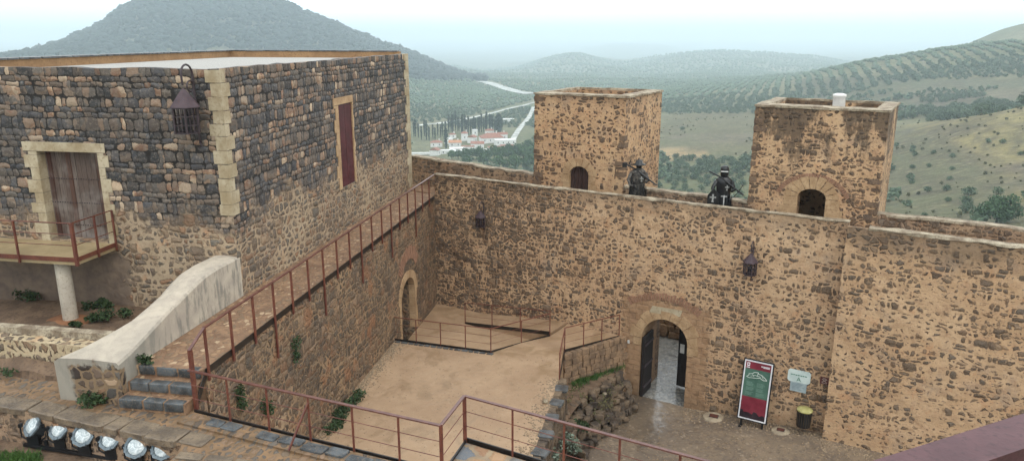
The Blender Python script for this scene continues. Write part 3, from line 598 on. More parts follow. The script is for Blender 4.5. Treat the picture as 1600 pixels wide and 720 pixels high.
pw.f.append(tuple(range(8))); pw.f.append(tuple(40*8+q for q in range(8))[::-1])
pw.build('plastered_parapet', M_plast, None, FA, label='thick cream plastered parapet wall sweeping up beside the steps', cat='wall')
# ---- low wall further left
lw = thing('low_wall', 'low rubble wall with a pale raised kerb left of the plastered parapet', 'wall', FA)
mb = MB(); n = 50
for i in range(n+1):
    y = 2.3+8*i/n; j = lambda s: .03*vnoise(y*3, s, 9)
    mb.v += [(-13.62+j(1), y, 4.9), (-13.6+j(2), y, 5.57+j(3)), (-13.18, y, 5.58), (-13.18, y, 4.9)]
for i in range(n):
    for q in range(4): mb.f.append((i*4+q, i*4+(q+1) % 4, (i+1)*4+(q+1) % 4, (i+1)*4+q))
mb.f += [(0, 1, 2, 3), (n*4+3, n*4+2, n*4+1, n*4)]; mb.build('masonry', M_lowwall, lw)
mb = MB(); 
for i in range(n+1):
    y = 2.3+8*i/n; j = lambda s: .12*vnoise(y*2.5, s, 19)
    mb.v += [(-14.0+j(1), y, 4.9), (-13.9+j(2), y, 5.14+j(3)), (-13.66, y, 5.27+j(4)), (-13.6, y, 4.9)]
for i in range(n):
    for q in range(4): mb.f.append((i*4+q, i*4+(q+1) % 4, (i+1)*4+(q+1) % 4, (i+1)*4+q))
mb.f += [(0, 1, 2, 3), (n*4+3, n*4+2, n*4+1, n*4)]; mb.build('footing', M_dirt, lw)
mb = MB()
for i in range(n+1):
    y = 2.3+8*i/n; j = .012*vnoise(y*3, 1, 29)
    mb.v += [(-13.32, y, 5.56), (-13.31, y, 5.70+j), (-13.15, y, 5.71+j), (-13.12, y, 5.3)]
for i in range(n):
    for q in range(4): mb.f.append((i*4+q, i*4+(q+1) % 4, (i+1)*4+(q+1) % 4, (i+1)*4+q))
mb.f += [(0, 1, 2, 3), (n*4+3, n*4+2, n*4+1, n*4)]; mb.build('kerb', M_cap, lw)
# ---- great building
BX, BY = -10.7, 1.26
b = thing('great_building', 'big dark stone building with a flat gravel roof and planked door', 'building', FA)
w = extr(MB(), [(BY, 3.5), (BY, 10.19), (8.25, 10.19), (8.25, 3.5)], BX, 1.5, 4).build('wall', M_bld, b)
pcut(w, b, [MB().box(BX-.5, BX+.30, 4.24, 5.70, 6.66, 8.60), MB().box(-4.95, -3.95, BY-.5, BY+.16, 6.80, 9.13)])
mb = MB()
extr(mb, [(BY, 10.18), (BY, 10.35), (BY+.24, 10.35), (BY+.24, 10.18)], BX, 1.5, .22, .04, 10.3, seed=3)
mb.build('parapet', M_bld, b)
mb = MB(); n = 36
for i in range(n+1):
    y = BY+.24+(8.25-BY-.24)*i/n; z = 10.35+.035*vnoise(y*2.4, 0, 6)
    mb.v += [(BX, y, 10.18), (BX, y, z), (BX+.24, y, z), (BX+.24, y, 10.18)]
for i in range(n):
    for q in range(4): mb.f.append((i*4+q, i*4+(q+1) % 4, (i+1)*4+(q+1) % 4, (i+1)*4+q))
mb.f += [(0, 1, 2, 3), (n*4+3, n*4+2, n*4+1, n*4)]; mb.build('parapet', M_bld, b)
MB().box(BX+.24, 1.26, 7.95, 8.25, 10.18, 10.43).box(1.26, 1.5, BY+.24, 8.25, 10.182, 10.43).build('back_parapet', M_render, b)
mb = MB(); x = BX
while x < 1.4: l = random.uniform(.25, .45); mb.stone((x+l/2, 8.08, 10.45), (l*.95, .36, .05), 0, .08); x += l
y = BY+.3
while y < 8.2: l = random.uniform(.25, .45); mb.stone((1.38, y+l/2, 10.45), (.3, l*.95, .05), 0, .08); y += l
mb.build('coping', M_dstone, b)
MB().box(BX+.24, 1.26, BY+.24, 7.95, 10.192, 10.215).build('roof', M_gravel, b)
mb = MB(); z = 7.36; k = 0
while z < 10.3:
    h = random.uniform(.24, .30); l1, l2 = ((.36, .22), (.26, .32))[k % 2]; l1 += random.uniform(-.07, .06); l2 += random.uniform(-.06, .05); mb.box(BX-.014, BX+l2*.9, BY-.014, BY+l1*.8, z, min(z+h-.012, 10.36), .006); z += h; k += 1
mb.build('corner_stonework', M_lime, b)
mb = MB(); z = 4.6; k = 0
while z < 10.3:
    h = random.uniform(.26, .34); l1, l2 = ((.3, .5), (.4, .34))[k % 2]; mb.box(1.5-l2, 1.513, BY-.013, BY+l1, z, min(z+h-.01, 10.36)); z += h; k += 1
mb.build('corner_stonework', M_lime, b)
# doorway surround, door
mb = MB().box(BX-.02, BX+.28, 4.05, 6.02, 8.605, 8.80)
for sx, ye in ((1, 4.24), (-1, 5.70)):
    z = 6.55; k = 0
    while z < 8.6:
        h = min(random.uniform(.22, .3), 8.6-z); l = (.14, .24)[k % 2] if sx > 0 else (.20, .33)[k % 2]
        if sx > 0: mb.box(BX-.016, BX+.28, ye-l, ye+.003, z, z+h-.008)
        else: mb.box(BX-.016, BX+.28, ye-.003, ye+l, z, z+h-.008)
        z += h; k += 1
mb.build('door_surround', M_lime, b)
def plankmat_y():
    t = NT('weathered_planks'); o = t.obj(); s = sepxyz(t, o); k = t.math('FLOOR', t.math('DIVIDE', s[1], .118)); wn = t.n('ShaderNodeTexWhiteNoise', noise_dimensions='1D'); t.l(k, wn.inputs['W'])
    g = t.noise(t.vm('MULTIPLY', o, (10, 30, 1.6)), 2, 5, .7).outputs[0]; w = t.noise(o, 1.6, 3, .6).outputs[0]
    col = t.ramp(wn.outputs[0], [(0, '5f5048'), (.3, '4c3028'), (.5, '6d6058'), (.75, '573c31'), (.9, '7a6c62')], 'CONSTANT'); col = t.mix(t.ss(g, .42, .7), col, '3f342f'); col = t.mix(t.math('MULTIPLY', t.ss(w, .45, .7), .5), col, '8e8680')
    return t.done(col, .75, t.bump(g, .5, .01))
M_plk = plankmat_y()
for y0, y1 in ((4.25, 4.965), (4.975, 5.69)):
    d = MB(); n = 6
    for i in range(n): d.box(BX+.20+random.uniform(0, .008), BX+.25, y0+(y1-y0)*i/n+.003, y0+(y1-y0)*(i+1)/n-.003, 6.66, 8.59)
    dd = d.build('door_leaf', M_plk, b)
    nn = MB()
    for z in (6.95, 7.45, 7.98):
        for i in range(12): nn.box(BX+.185, BX+.203, y0+.03+(y1-y0-.05)*i/11-.009, y0+.03+(y1-y0-.05)*i/11+.009, z-.009, z+.009)
    nn.build('nail', M_iron, dd)
# shuttered window
mb = MB().box(-5.28, -3.88, BY-.022, BY+.14, 9.135, 9.33)
z = 6.78; k = 0
while z < 9.13:
    h = min(random.uniform(.26, .36), 9.13-z); l = (.20, .30)[k % 2]; mb.box(-4.95-l, -4.947, BY-.016, BY+.14, z, z+h-.008); mb.box(-3.953, -3.95+l*.35, BY-.012, BY+.14, z, z+h-.008); z += h; k += 1
mb.build('window_surround', M_lime2, b)
sh = MB().box(-4.94, -4.46, BY+.02, BY+.06, 6.81, 9.12).box(-4.45, -3.96, BY+.02, BY+.06, 6.81, 9.12).build('shutter', M_shut, b)
# ---- balcony in front of the planked door
zb = 6.50; c1 = ina(at(118, 412, zb)); depth = BX-c1[0]; yR = (c1[1]+2.78)/2
print('balcony', c1, 'depth', depth)
XB = BX-1.2; YR = 4.08
bal = thing('balcony', 'concrete balcony platform with thin rusty rails on one round pillar', 'balcony', FA)
MB().box(XB, BX-.002, YR, 8.2, 6.50, 6.62).build('slab', M_concr, bal)
MB().box(XB-.02, XB-.001, YR-.02, 8.2, 6.57, 6.66).box(XB, BX-.02, YR-.02, YR-.001, 6.57, 6.66).build('edging', M_rust, bal)
for (x, y) in ((XB-.03, YR-.03), (XB-.03, YR+1.3), (XB-.03, YR+2.6), (XB-.03, YR+3.9), (-11.3, YR-.03), (BX-.06, YR-.03)):
    wd_ = .06 if (x, y) == (XB-.03, YR-.03) else .035
    MB().rail((x, y, 6.5), (x, y, 7.38), wd_, wd_).build('post', M_rust, bal)
for z in (6.92, 7.15, 7.38):
    m = MB().tube([(BX-.06, YR-.03, z), (XB-.03, YR-.03, z), (XB-.03, 8.2, z)], .009 if z < 7.3 else .013, 6); m.build('rail', M_rust, bal)
pp = ina(at(103, 492, 5.17)); print('pillar', pp)
MB().lathe([(.17, -.05), (.15, 0), (.148, .06), (.145, 1.36)], (XB+.30, YR+.62, 5.14), 24).build('pillar', M_pill, bal, smooth=True)
# ---- upper ground left of the steps
def sheet(name, poly, z, m, fr, step=.3, amp=.0, kind='structure', zf=None, label=None):
    """flat ground sheet, triangulated on a grid clipped to a convex polygon"""
    bm = bmesh.new(); vs = [bm.verts.new((p[0], p[1], 0)) for p in poly]; bm.faces.new(vs)
    xs_ = [p[0] for p in poly]; ys_ = [p[1] for p in poly]
    for ax, a0, a1 in ((0, min(xs_), max(xs_)), (1, min(ys_), max(ys_))):
        a = a0+step
        while a < a1:
            n_ = Vector((1, 0, 0)) if ax == 0 else Vector((0, 1, 0)); bmesh.ops.bisect_plane(bm, geom=bm.verts[:]+bm.edges[:]+bm.faces[:], plane_co=n_*a, plane_no=n_); a += step
    for v in bm.verts: v.co.z = (z if zf is None else zf(v.co.x, v.co.y))+amp*(vnoise(v.co.x*1.3, v.co.y*1.3, 5)+.5*vnoise(v.co.x*3.7, v.co.y*3.7, 6))
    bmesh.ops.recalc_face_normals(bm, faces=bm.faces[:])
    if sum(f.normal.z for f in bm.faces) < 0: bmesh.ops.reverse_faces(bm, faces=bm.faces[:])
    me = bpy.data.meshes.new(name); bm.to_mesh(me); bm.free(); return finish(me, name, m, None, fr, True, label, None, None, kind)
sheet('upper_ground', [(-13.2, 1.9), (-10.65, 1.7), (-10.65, 10), (-13.2, 10)], 5.17, M_dirt, FA, .2, .09)
MB().lathe([(.62, -.08), (.5, .03), (.2, .06)], (XB+.30, YR+.62, 5.14), 18).build('earth_mound', simple('reddish_earth', '7a5238', '8f6446', 4, .85, .5), None, FA, True, kind='structure')
# ---- foreground path (upper level z = 5.05)
P0 = np.array([-5.19, 10.94]); P1 = np.array([-.98, 9.20]); P2 = np.array([-.71, 10.07]); P3 = P2+np.array([.875, -.484])*4.6
R1 = at(-60, 622, 5.05)[:2]; R2 = at(284, 692, 5.05)[:2]; R3 = at(268, 722, 5.05)[:2]
fpoly = [fa(-14.6, 1.2)[:2], fa(-14.15, .0)[:2], fa(-14.6, .0)[:2], P0+np.array([-.02, .02]), P1, P2, P3, P3+np.array([-1.0, -4]), R3+np.array([.5, -2.5]), R3, R2, R1, R1+np.array([-4, 1.2]), fa(-13.7, 9)[:2], fa(-13.7, 2.3)[:2]]
bm = bmesh.new(); vs = [bm.verts.new((p[0], p[1], 5.04)) for p in fpoly]; fc = bm.faces.new(vs)
ex = bmesh.ops.extrude_face_region(bm, geom=[fc]); [setattr(v.co, 'z', -1.5) for v in ex['geom'] if isinstance(v, bmesh.types.BMVert)]
bmesh.ops.recalc_face_normals(bm, faces=bm.faces[:]); me = bpy.data.meshes.new('path'); bm.to_mesh(me); bm.free()
pth = finish(me, 'path', [M_path, M_outer], None, F0, kind='structure')
for q in me.polygons: q.material_index = 1 if abs(q.normal.z) < .5 else 0
# dark stones set in mortar along the steel edging
kd = (P1-P0)/np.linalg.norm(P1-P0); kn = np.array([kd[1], -kd[0]])
def kerbrow(a, d, L, off, w, z, mat, name, nmin=.22, nmax=.5, h=.12, skip=.25, jit=.04):
    m = MB(); s_ = 0; nn = np.array([d[1], -d[0]])
    while s_ < L:
        l = random.uniform(nmin, nmax)
        if random.random() > skip:
            c = a+d*(s_+l/2)+nn*(off+random.uniform(-jit, jit)); m.stone((c[0], c[1], z-h/2+random.uniform(-.01, .01)), (l*.9, w*random.uniform(.8, 1.05), h), math.atan2(d[1], d[0])+random.uniform(-.06, .06), .08)
        s_ += l
    return m
kerbrow(P0, kd, 4.5, .16, .2, 5.10, None, '').build('kerb', M_dstone, kind='structure')
# mortar strip under the kerb stones, a small step above the path
m = MB(); a = P0+kn*.0; q = [a, P0+kd*4.5, P0+kd*4.5+kn*.34, a+kn*.34]; m.prism([tuple(p) for p in q], 5.03, 5.072); m.build('kerb_bed', M_path, kind='structure')
rd = (R2-R1)/np.linalg.norm(R2-R1); rn = np.array([-rd[1], rd[0]])
M_slab = simple('paving_slab', '594d40', '7d6d59', 2.2, .45, .6, '453b31', obj=False, dist=.03, spec=.5)
m = MB(); s_ = -1.5; L = np.linalg.norm(R2-R1)
while s_ < L:
    l = random.uniform(.25, .75); c = R1+rd*(s_+l/2)+rn*random.uniform(.12, .17); m.stone((c[0], c[1], 5.015+random.uniform(-.01, .01)), (l*.97, random.uniform(.28, .4), .12), math.atan2(rd[1], rd[0])+random.uniform(-.05, .05), .09); s_ += l
m.build('slab_edge', M_slab, kind='structure')
S1 = at(285, 706, 5.1)[:2]; S2 = at(560, 742, 5.1)[:2]; sd_ = (S2-S1)/np.linalg.norm(S2-S1); sn = np.array([sd_[1], -sd_[0]])
m = MB().prism([tuple(S1), tuple(S1+sd_*4), tuple(S1+sd_*4+sn*.9), tuple(S1+sn*.9)], 5.02, 5.13); m.build('slab_landing', M_path, kind='structure')
kerbrow(S1, sd_, 3.6, .12, .2, 5.15, None, '', .3, .6, .1, .0).build('slab_edge', M_slab, kind='structure')
# lower ground in front of the recess
sheet('lower_ground', [(-14, 3), (-3.6, 3), (-3.6, 10.2), (-14, 12.5)], 4.42, M_dirt, F0, .35, .1)
# ---- rubble-topped end of the path by the corner post
M_rub = cobble('rubble_top', 2.6, 3.0, [(0, '5a6067'), (.3, '8d6a4e'), (.55, '6b6a68'), (.8, 'a07c5a')], ('7b6750', '9a8468'), .35, lo=.03, hi=.12)
m = MB().prism([tuple(P1+np.array([-.2, -.25])), tuple(P2+np.array([.01, -.05])), tuple(P3+np.array([0, -.03])), tuple(P3+np.array([-.6, -1.6])), tuple(P1+np.array([.3, -1.7]))], 5.036, 5.055); m.build('rubble_ledge', M_rub, kind='structure')
# ---- foreground railing
rf = thing('path_railing', 'low rust red railing with a right angle kink above the beige terrace', 'railing', F0)
def v3(p, z): return (float(p[0]), float(p[1]), z)
tp = 5.80
posts = [P0+kd*(.775*i) for i in range(1, 6)]
for p in posts: MB().rail(v3(p, 4.98), v3(p, tp), .022, .03).build('post', M_rust, rf)
MB().rail(v3(P1, 4.98), v3(P1, tp), .05, .05).build('post', M_rust, rf)
MB().rail(v3(P2, 4.98), v3(P2, tp), .055, .055).build('post', M_rust, rf)
d3 = (P3-P2)/np.linalg.norm(P3-P2)
for i in range(1, 6): p = P2+d3*(.82*i); MB().rail(v3(p, 4.98), v3(p, tp), .022, .03).build('post', M_rust, rf)
MB().rail(v3(P0, tp+.01), v3(P1, tp+.01), .05, .02).rail(v3(P1, tp+.012), v3(P2, tp+.012), .05, .02).rail(v3(P2, tp+.01), v3(P3, tp+.01), .05, .02).build('top_rail', M_rustl, rf)
for z in (5.32, 5.56):
    MB().tube([v3(P0, z), v3(P1, z)], .006, 6).tube([v3(P1, z), v3(P2, z)], .006, 6).tube([v3(P2, z), v3(P3, z)], .006, 6).build('cable', M_rust, rf)
e = np.array([.012, .03]); MB().rail(v3(P0+e, 5.03), v3(P1+e, 5.03), .02, .15).rail(v3(P1+(.02, 0), 5.03), v3(P2+(.02, 0), 5.03), .02, .15).rail(v3(P2+e, 5.03), v3(P3+e, 5.03), .02, .15).build('edging', M_black, rf)
MB().rail(v3(P0+kd*2.33, 5.72), v3(P0+kd*2.2+kn*.36, 5.08), .03, .02).build('brace', M_rust, rf)
# ---- court floor, lane outside
def zc(x, y): return float(np.interp(x, [-8, 0, 1.7, 4, 8, 16], [-.02, 0, .17, .3, .38, .45]))*(1-min(1, max(0, (-y-1)/12))*.6)
sheet('courtyard', [(-5, -16), (17, -16), (17, 0.03), (-5, 0.03)], 0, M_court, FW, .3, .035, zf=zc)
sheet('lane', [(-6, .0), (5, .0), (5, 5.2), (-6, 5.2)], 0, M_lane, FW, .25, .03, zf=lambda x, y: -.012+.06*max(0, y-1.6))
ow = MB()
for r in range(5):
    x = -5
    while x < 4: l = random.uniform(.25, .55); ow.stone((x+l/2, 4.75+random.uniform(-.05, .05)+.08*r, .3+r*.22), (l*.95, .5, .24), random.uniform(-.1, .1), .15); x += l
ow.build('retaining_wall', simple('outer_rubble', '7d664e', 'a0866a', 3, .85, .5, '5b4a3a'), None, FW, False, 'low brown rubble wall across the lane seen through the gateway', 'wall')
# ---- terrace and the lower landing
ZT, ZL = 2.12, 1.60
T = {}
T['a'] = fa(-14, 0.02)[:2]; T['b'] = at(611, 531, ZT)[:2]; T['c'] = at(767, 551, ZT)[:2]; T['d'] = at(859, 525, 2.0)[:2]
T['e'] = fw(-1.95, .03)[:2]; T['e0'] = inw(T['e']); T['f'] = at(881, 550, 2.0)[:2]; T['g'] = at(873, 592, ZT)[:2]; T['h'] = at(832, 712, ZT)[:2]
hd = (T['h']-T['g'])/np.linalg.norm(T['h']-T['g']); T['i'] = T['h']+hd*6
kk = inw(T['d']); T['w'] = fw(kk[0]-.1, .03)[:2]
print({k: np.round(v, 2) for k, v in T.items()})
def zt_(x, y):
    l = inw((x, y)); return ZT if l[1] < -2.6 else ZT-.22*min(1, (l[1]+2.6)/2.2)
TP = [T['a'], T['b'], T['c'], T['d'], T['w'], T['e'], T['f'], T['g'], T['h'], T['i']]
def block(name, poly, zb_, zf, m, kind='structure', fr=F0):
    bm = bmesh.new(); vs = [bm.verts.new((p[0], p[1], 0)) for p in poly]; f_ = bm.faces.new(vs); 
    bmesh.ops.triangulate(bm, faces=[f_]); bmesh.ops.subdivide_edges(bm, edges=bm.edges[:], cuts=5, use_grid_fill=True)
    top = bm.faces[:]
    for v in bm.verts: v.co.z = zf(v.co.x, v.co.y)
    edges = [e for e in bm.edges if e.is_boundary]; r = bmesh.ops.extrude_edge_only(bm, edges=edges)
    for v in r['geom']:
        if isinstance(v, bmesh.types.BMVert): v.co.z = zb_
    bmesh.ops.recalc_face_normals(bm, faces=bm.faces[:]); me = bpy.data.meshes.new(name); bm.to_mesh(me); bm.free(); return finish(me, name, m, None, fr, kind=kind)
block('terrace', TP, -.3, zt_, M_terr)
# landing: low floor, with a ramp along the curtain wall
rl = [at(727, 505.5, ZL)[:2], at(859, 520, 1.98)[:2]]
LPo = [fa(-5.2, .02)[:2], fa(.2, .02)[:2], fw(-9.1, .03)[:2], T['w'], T['d']+(0, .02), T['c']+(.0, .02), T['b']+(.0, .02)]
block('landing', LPo, -.3, lambda x, y: ZL, M_terr)
ua, ub = inw(rl[0]), inw(rl[1])
rm = MB(); rm.v = [(*fw(ua[0]-.1, .02)[:2], ZL-.2), (*rl[0], ZL-.2), (*rl[1], ZL-.2), (*fw(ub[0], .02)[:2], ZL-.2), (*fw(ua[0]-.1, .02)[:2], ZL+.01), (*rl[0], ZL+.01), (*rl[1], 1.965), (*fw(ub[0], .02)[:2], 1.965)]
rm.f = [(0, 3, 2, 1), (4, 5, 6, 7), (0, 1, 5, 4), (1, 2, 6, 5), (2, 3, 7, 6), (3, 0, 4, 7)]; rm.build('access_ramp', M_terr, kind='structure')
# pale edge line and dark stones along the terrace rim
er = MB(); d_ = T['c']-T['b']; L = np.linalg.norm(d_); d_ /= L; s_ = .05
while s_ < L-.1:
    l = random.uniform(.12, .26); c = T['b']+d_*(s_+l/2)+np.array([d_[1], -d_[0]])*.09; er.stone((c[0], c[1], ZT), (l*.8, .10, .05), math.atan2(d_[1], d_[0]), .1); s_ += l
er.build('rim_stones', M_dstone, kind='structure')
# terrace railings
def railing(lab, segs, zr=.74, mid=(.28, .52), edg=True, top=M_rust):
    t = thing('terrace_railing', lab, 'railing', F0, 'railings on the terrace')
    for (a_, za_, b_, zb_, n_) in segs:
        a_ = np.array(a_, float); b_ = np.array(b_, float)
        for i in range(n_+1):
            if i == 0 and any(np.allclose(a_, np.array(s2[2])) for s2 in segs): continue
            p = a_+(b_-a_)*i/n_; z = za_+(zb_-za_)*i/n_; MB().rail(v3(p, z-.05), v3(p, z+zr), .024, .03).build('post', M_rust, t)
        MB().rail(v3(a_, za_+zr+.008), v3(b_, zb_+zr+.008), .035, .016).build('top_rail', top, t)
        for m_ in mid: MB().tube([v3(a_, za_+m_), v3(b_, zb_+m_)], .005, 5).build('cable', M_rust, t)
        if edg: MB().rail(v3(a_, za_+.01), v3(b_, zb_+.01), .02, .11).build('edging', M_black, t)
railing('railing from the left wall round the black V shaped edge of the landing', [(T['b']+(.05, .0), ZT, T['c'], ZT, 4), (T['c'], ZT, T['d'], 2.0, 2)])
railing('railing along the small ramp against the curtain wall', [(rl[0], ZL, rl[1], 1.965, 3)])
rt = [T['g']+np.array([.02, 0]), T['f']+np.array([.02, 0]), at(967, 527, 1.95)[:2]]
railing('short railing above the grassy bed beside the gateway', [(rt[0], ZT, rt[1], 2.02, 1), (rt[1], 2.02, rt[2], 1.95, 3)])
# ---- garden bed walls on the right side of the terrace
fs = MB()
s_ = 0; Ltot = np.linalg.norm(T['i']-T['g'])
for r in range(9):
    z = ZT-.12-r*.23; s_ = random.uniform(-.2, 0)
    while s_ < Ltot:
        l = random.uniform(.18, .42); c = T['g']+hd*(s_+l/2)+np.array([-hd[1], hd[0]])*(.06+random.uniform(-.04, .05)); fs.stone((c[0], c[1], z), (l*.95, .3, .22), math.atan2(hd[1], hd[0])+random.uniform(-.1, .1), .14); s_ += l
M_rubs = simple('bed_rubble', '473d35', '75634f', 2.2, .75, .6, '37302a', dist=.05)
fs.build('terrace_retaining_wall', M_rubs, None, F0, False, 'rough stone retaining wall under the right edge of the beige terrace', 'wall')
sp_ = MB()
for i in range(7):
    c = T['g']+hd*(.5+i*.78)+np.array([-hd[1], hd[0]])*.14; sp_.stone((c[0], c[1], ZT-.02), (.34, .34, .07), math.atan2(hd[1], hd[0])+1.57+random.uniform(-.2, .2), .1)
sp_.build('rim_stones', M_dstone, kind='structure')
# wall below the short railing
fs = MB(); A2, B2 = rt[1], rt[2]; d2 = (B2-A2)/np.linalg.norm(B2-A2); L2 = np.linalg.norm(B2-A2); n2 = np.array([d2[1], -d2[0]])
for r in range(9):
    z = 1.90-r*.2; s_ = -.1
    while s_ < L2+.1: l = random.uniform(.14, .3); c = A2+d2*(s_+l/2)+n2*random.uniform(.0, .05); fs.stone((c[0], c[1], z), (l*.95, .24, .2), math.atan2(d2[1], d2[0]), .12); s_ += l
fs.build('bed_back_wall', simple('tan_rubble', '6f5b49', '94795e', 3.5, .8, .5, '54453a'), None, F0, False, 'low tan rubble wall under the short railing beside the gateway', 'wall')
# planted bed: soil sheet + rough rock edge
bed = [A2+n2*.08-d2*.0, B2+n2*.08, at(968, 585, .9)[:2], at(915, 622, .9)[:2], at(880, 640, 1.0)[:2], T['g']+np.array([.15, -.4])]
block('planting_bed', bed, -.2, lambda x, y: 1.0+.08*vnoise(x*3, y*3), M_dirt)
bl = MB(); ed = [p_[:2]+np.array([.02, -.1]) for p_ in (bed[2], bed[3], bed[4], bed[5])]; ed0 = [at(966, 602, .2)[:2], at(942, 622, .2)[:2], at(920, 640, .2)[:2], at(905, 655, .2)[:2], at(885, 668, .2)[:2], at(868, 700, .2)[:2]]
ps = []
for a_, b_ in zip(ed[:-1], ed[1:]):
    n_ = int(np.linalg.norm(b_-a_)/.15)+1
    for i in range(n_): ps.append(a_+(b_-a_)*i/n_)
for r in range(5):
    for p in ps:
        if random.random() < .9: c = p+np.array([.10, -.12])*(4-r)+np.array([random.uniform(-.08, .08), random.uniform(-.08, .08)]); bl.stone((c[0], c[1], .14+r*.2), (random.uniform(.13, .3), random.uniform(.12, .26), random.uniform(.12, .24)), random.uniform(0, 3), .45)
bl.build('rock_edging', M_rubs, None, F0, True, 'tumbled rock edging curving round the planted bed left of the gateway', 'rock edging')
# ================================================================ OBJECTS
# ---- information panel
M_pw = simple('panel_frame_white', 'c9c9cc', 'dcdcde', 5, .35, .05)
M_pr = simple('panel_red', '6b2430', '7d2d3a', 3, .35, .05); M_pg = simple('panel_green', '3f5c50', '4c6b5d', 3, .35, .05); M_pd = simple('panel_dark', '241c22', '33262c', 3, .35, .05); M_pink = simple('panel_ink', 'b9c4ba', 'cfd6cd', 8, .4, .05); M_ptxt = simple('panel_text_ink', '6d8a7c', '7c988a', 8, .4, .05)
sg = thing('information_panel', 'tall leaning red and green information panel with white frame', 'sign', FW)
# panel plane: leaned; build upright in (x, z) then tilt about its foot
tilt = Matrix.Translation((0, -.52, .42)) @ Matrix.Rotation(math.radians(-11.5), 4, 'X')
def panel(mb, m, name='p', par=sg):
    mb.v = [tuple(tilt@Vector(p)) for p in mb.v]; return mb.build(name, m, par)
X0, X1, PH = 1.745, 2.515, 1.70
fb = MB().box(X0-.03, X1+.03, .0, .04, -.03, PH+.03); panel(fb, M_dark, 'backing')
wf = MB().box(X0, X0+.035, -.012, .002, 0, PH).box(X1-.035, X1, -.012, .002, 0, PH).box(X0+.035, X1-.035, -.012, .002, 0, .035).box(X0+.035, X1-.035, -.012, .002, PH-.035, PH); panel(wf, M_pw, 'frame')
ys = -.006
panel(MB().box(X0+.035, X1-.035, ys, .001, 1.46, PH-.035), M_pr, 'header'); panel(MB().box(X0+.035, X1-.035, ys, .001, .66, 1.46), M_pg, 'map_field'); panel(MB().box(X0+.035, X1-.035, ys, .001, .035, .66), M_pr, 'picture_field')
sk = MB().prism([(X0+.035, .035), (X1-.035, .035), (X1-.035, .17), (X1-.12, .20), (X1-.2, .15), (X1-.28, .24), (X1-.36, .25), (X1-.4, .17), (X1-.5, .21), (X0+.14, .2), (X0+.1, .26), (X0+.035, .25)], -.009, -.007, 'y'); panel(sk, M_pd, 'skyline')
cr_ = MB().box(X0+.07, X0+.15, -.009, -.007, 1.53, 1.63).box(X0+.065, X0+.155, -.009, -.007, 1.48, 1.505); panel(cr_, M_pw, 'crest')
m = MB(); m.box(X0+.09, X0+.13, -.011, -.0095, 1.56, 1.60); panel(m, M_pr, 'crest_shield')
m = MB(); 
for a_, b_, z in ((.46, .70, 1.59), (.52, .70, 1.55), (.46, .69, 1.57)): m.box(X0+a_, X0+b_, -.009, -.007, z-.006, z+.007)
panel(m, M_pw, 'title')
m = MB()   # the castle sketch: a crown of walls and towers
out = [(.09, 1.22), (.16, 1.27), (.15, 1.31), (.24, 1.33), (.30, 1.38), (.40, 1.39), (.42, 1.35), (.50, 1.34), (.60, 1.27), (.66, 1.21), (.56, 1.20), (.46, 1.25), (.36, 1.22), (.24, 1.21), (.16, 1.20)]
for i in range(len(out)): a_, b_ = out[i], out[(i+1) % len(out)]; m.rail((X0+a_[0], -.009, a_[1]), (X0+b_[0], -.009, b_[1]), .003, .016)
for a_, b_ in (((.24, 1.33), (.30, 1.25)), ((.40, 1.37), (.38, 1.27)), ((.30, 1.30), (.48, 1.28)), ((.5, 1.33), (.56, 1.24)), ((.2, 1.25), (.3, 1.29))): m.rail((X0+a_[0], -.009, a_[1]), (X0+b_[0], -.009, b_[1]), .003, .012)
panel(m, M_pink, 'castle_drawing')
m = MB()
for col_ in (0, 1):
    for i in range(15):
        if i in (5, 10): continue
        m.box(X0+.11+col_*.29, X0+.11+col_*.29+random.uniform(.16, .25), -.008, -.007, 1.08-i*.026, 1.088-i*.026)
panel(m, M_ptxt, 'text_lines')
for x in (X0+.06, X1-.12):
    m = MB().rail(tuple(tilt@Vector((x+.03, .06, .5))), (x+.03, -.50, .16), .05, .05).rail(tuple(tilt@Vector((x+.03, .05, 1.5))), (x+.03, -.16, .2), .03, .03).box(x-.01, x+.07, -.62, -.42, .14, .19); m.build('leg', M_dark, sg)
# ---- wall sign
ws = thing('wall_sign', 'pale white and grey wall sign with a letter A above the litter bin', 'sign', FW)
rr_ = lambda x0, x1, z0, z1, c: [(x0+c, z0), (x1-c, z0), (x1, z0+c), (x1, z1-c), (x1-c, z1), (x0+c, z1), (x0, z1-c), (x0, z0+c)]
MB().prism(rr_(2.90, 3.50, 1.66, 2.02, .05), -.05, -.02, 'y').build('plate', simple('sign_plate_white', 'b9c9c6', 'cddad6', 4, .4, .05), ws)
MB().prism(rr_(2.99, 3.42, 1.38, 1.68, .01), -.045, -.022, 'y').build('lower_plate', simple('sign_plate_grey', '93a3a8', 'a9b7ba', 4, .25, .05), ws)
M_gl = simple('sign_green_ink', '2f6b55', '3b7a62', 4, .5, .05)
def text(s, size, loc, m, par, name='lettering'):
    c = bpy.data.curves.new(name, 'FONT'); c.body = s; c.size = size; c.extrude = .001; c.align_x = 'CENTER'; c.materials.append(m)
    o = bpy.data.objects.new(name, c); COL.objects.link(o); o.parent = par; o.location = loc; o.rotation_euler = (math.pi/2, 0, 0); bpy.context.view_layer.update(); me = bpy.data.meshes.new_from_object(o.evaluated_get(bpy.context.evaluated_depsgraph_get())); o2 = bpy.data.objects.new(name, me); COL.objects.link(o2); o2.parent = par; o2.location = loc; o2.rotation_euler = (math.pi/2, 0, 0); bpy.data.objects.remove(o); return o2
text('A', .17, (3.20, -.053, 1.70), M_gl, ws)
m = MB(); [m.box(2.98+i*.062, 2.98+i*.062+.05, -.0525, -.050, 1.865, 1.888) for i in range(7)]; m.build('text_line', M_gl, ws)
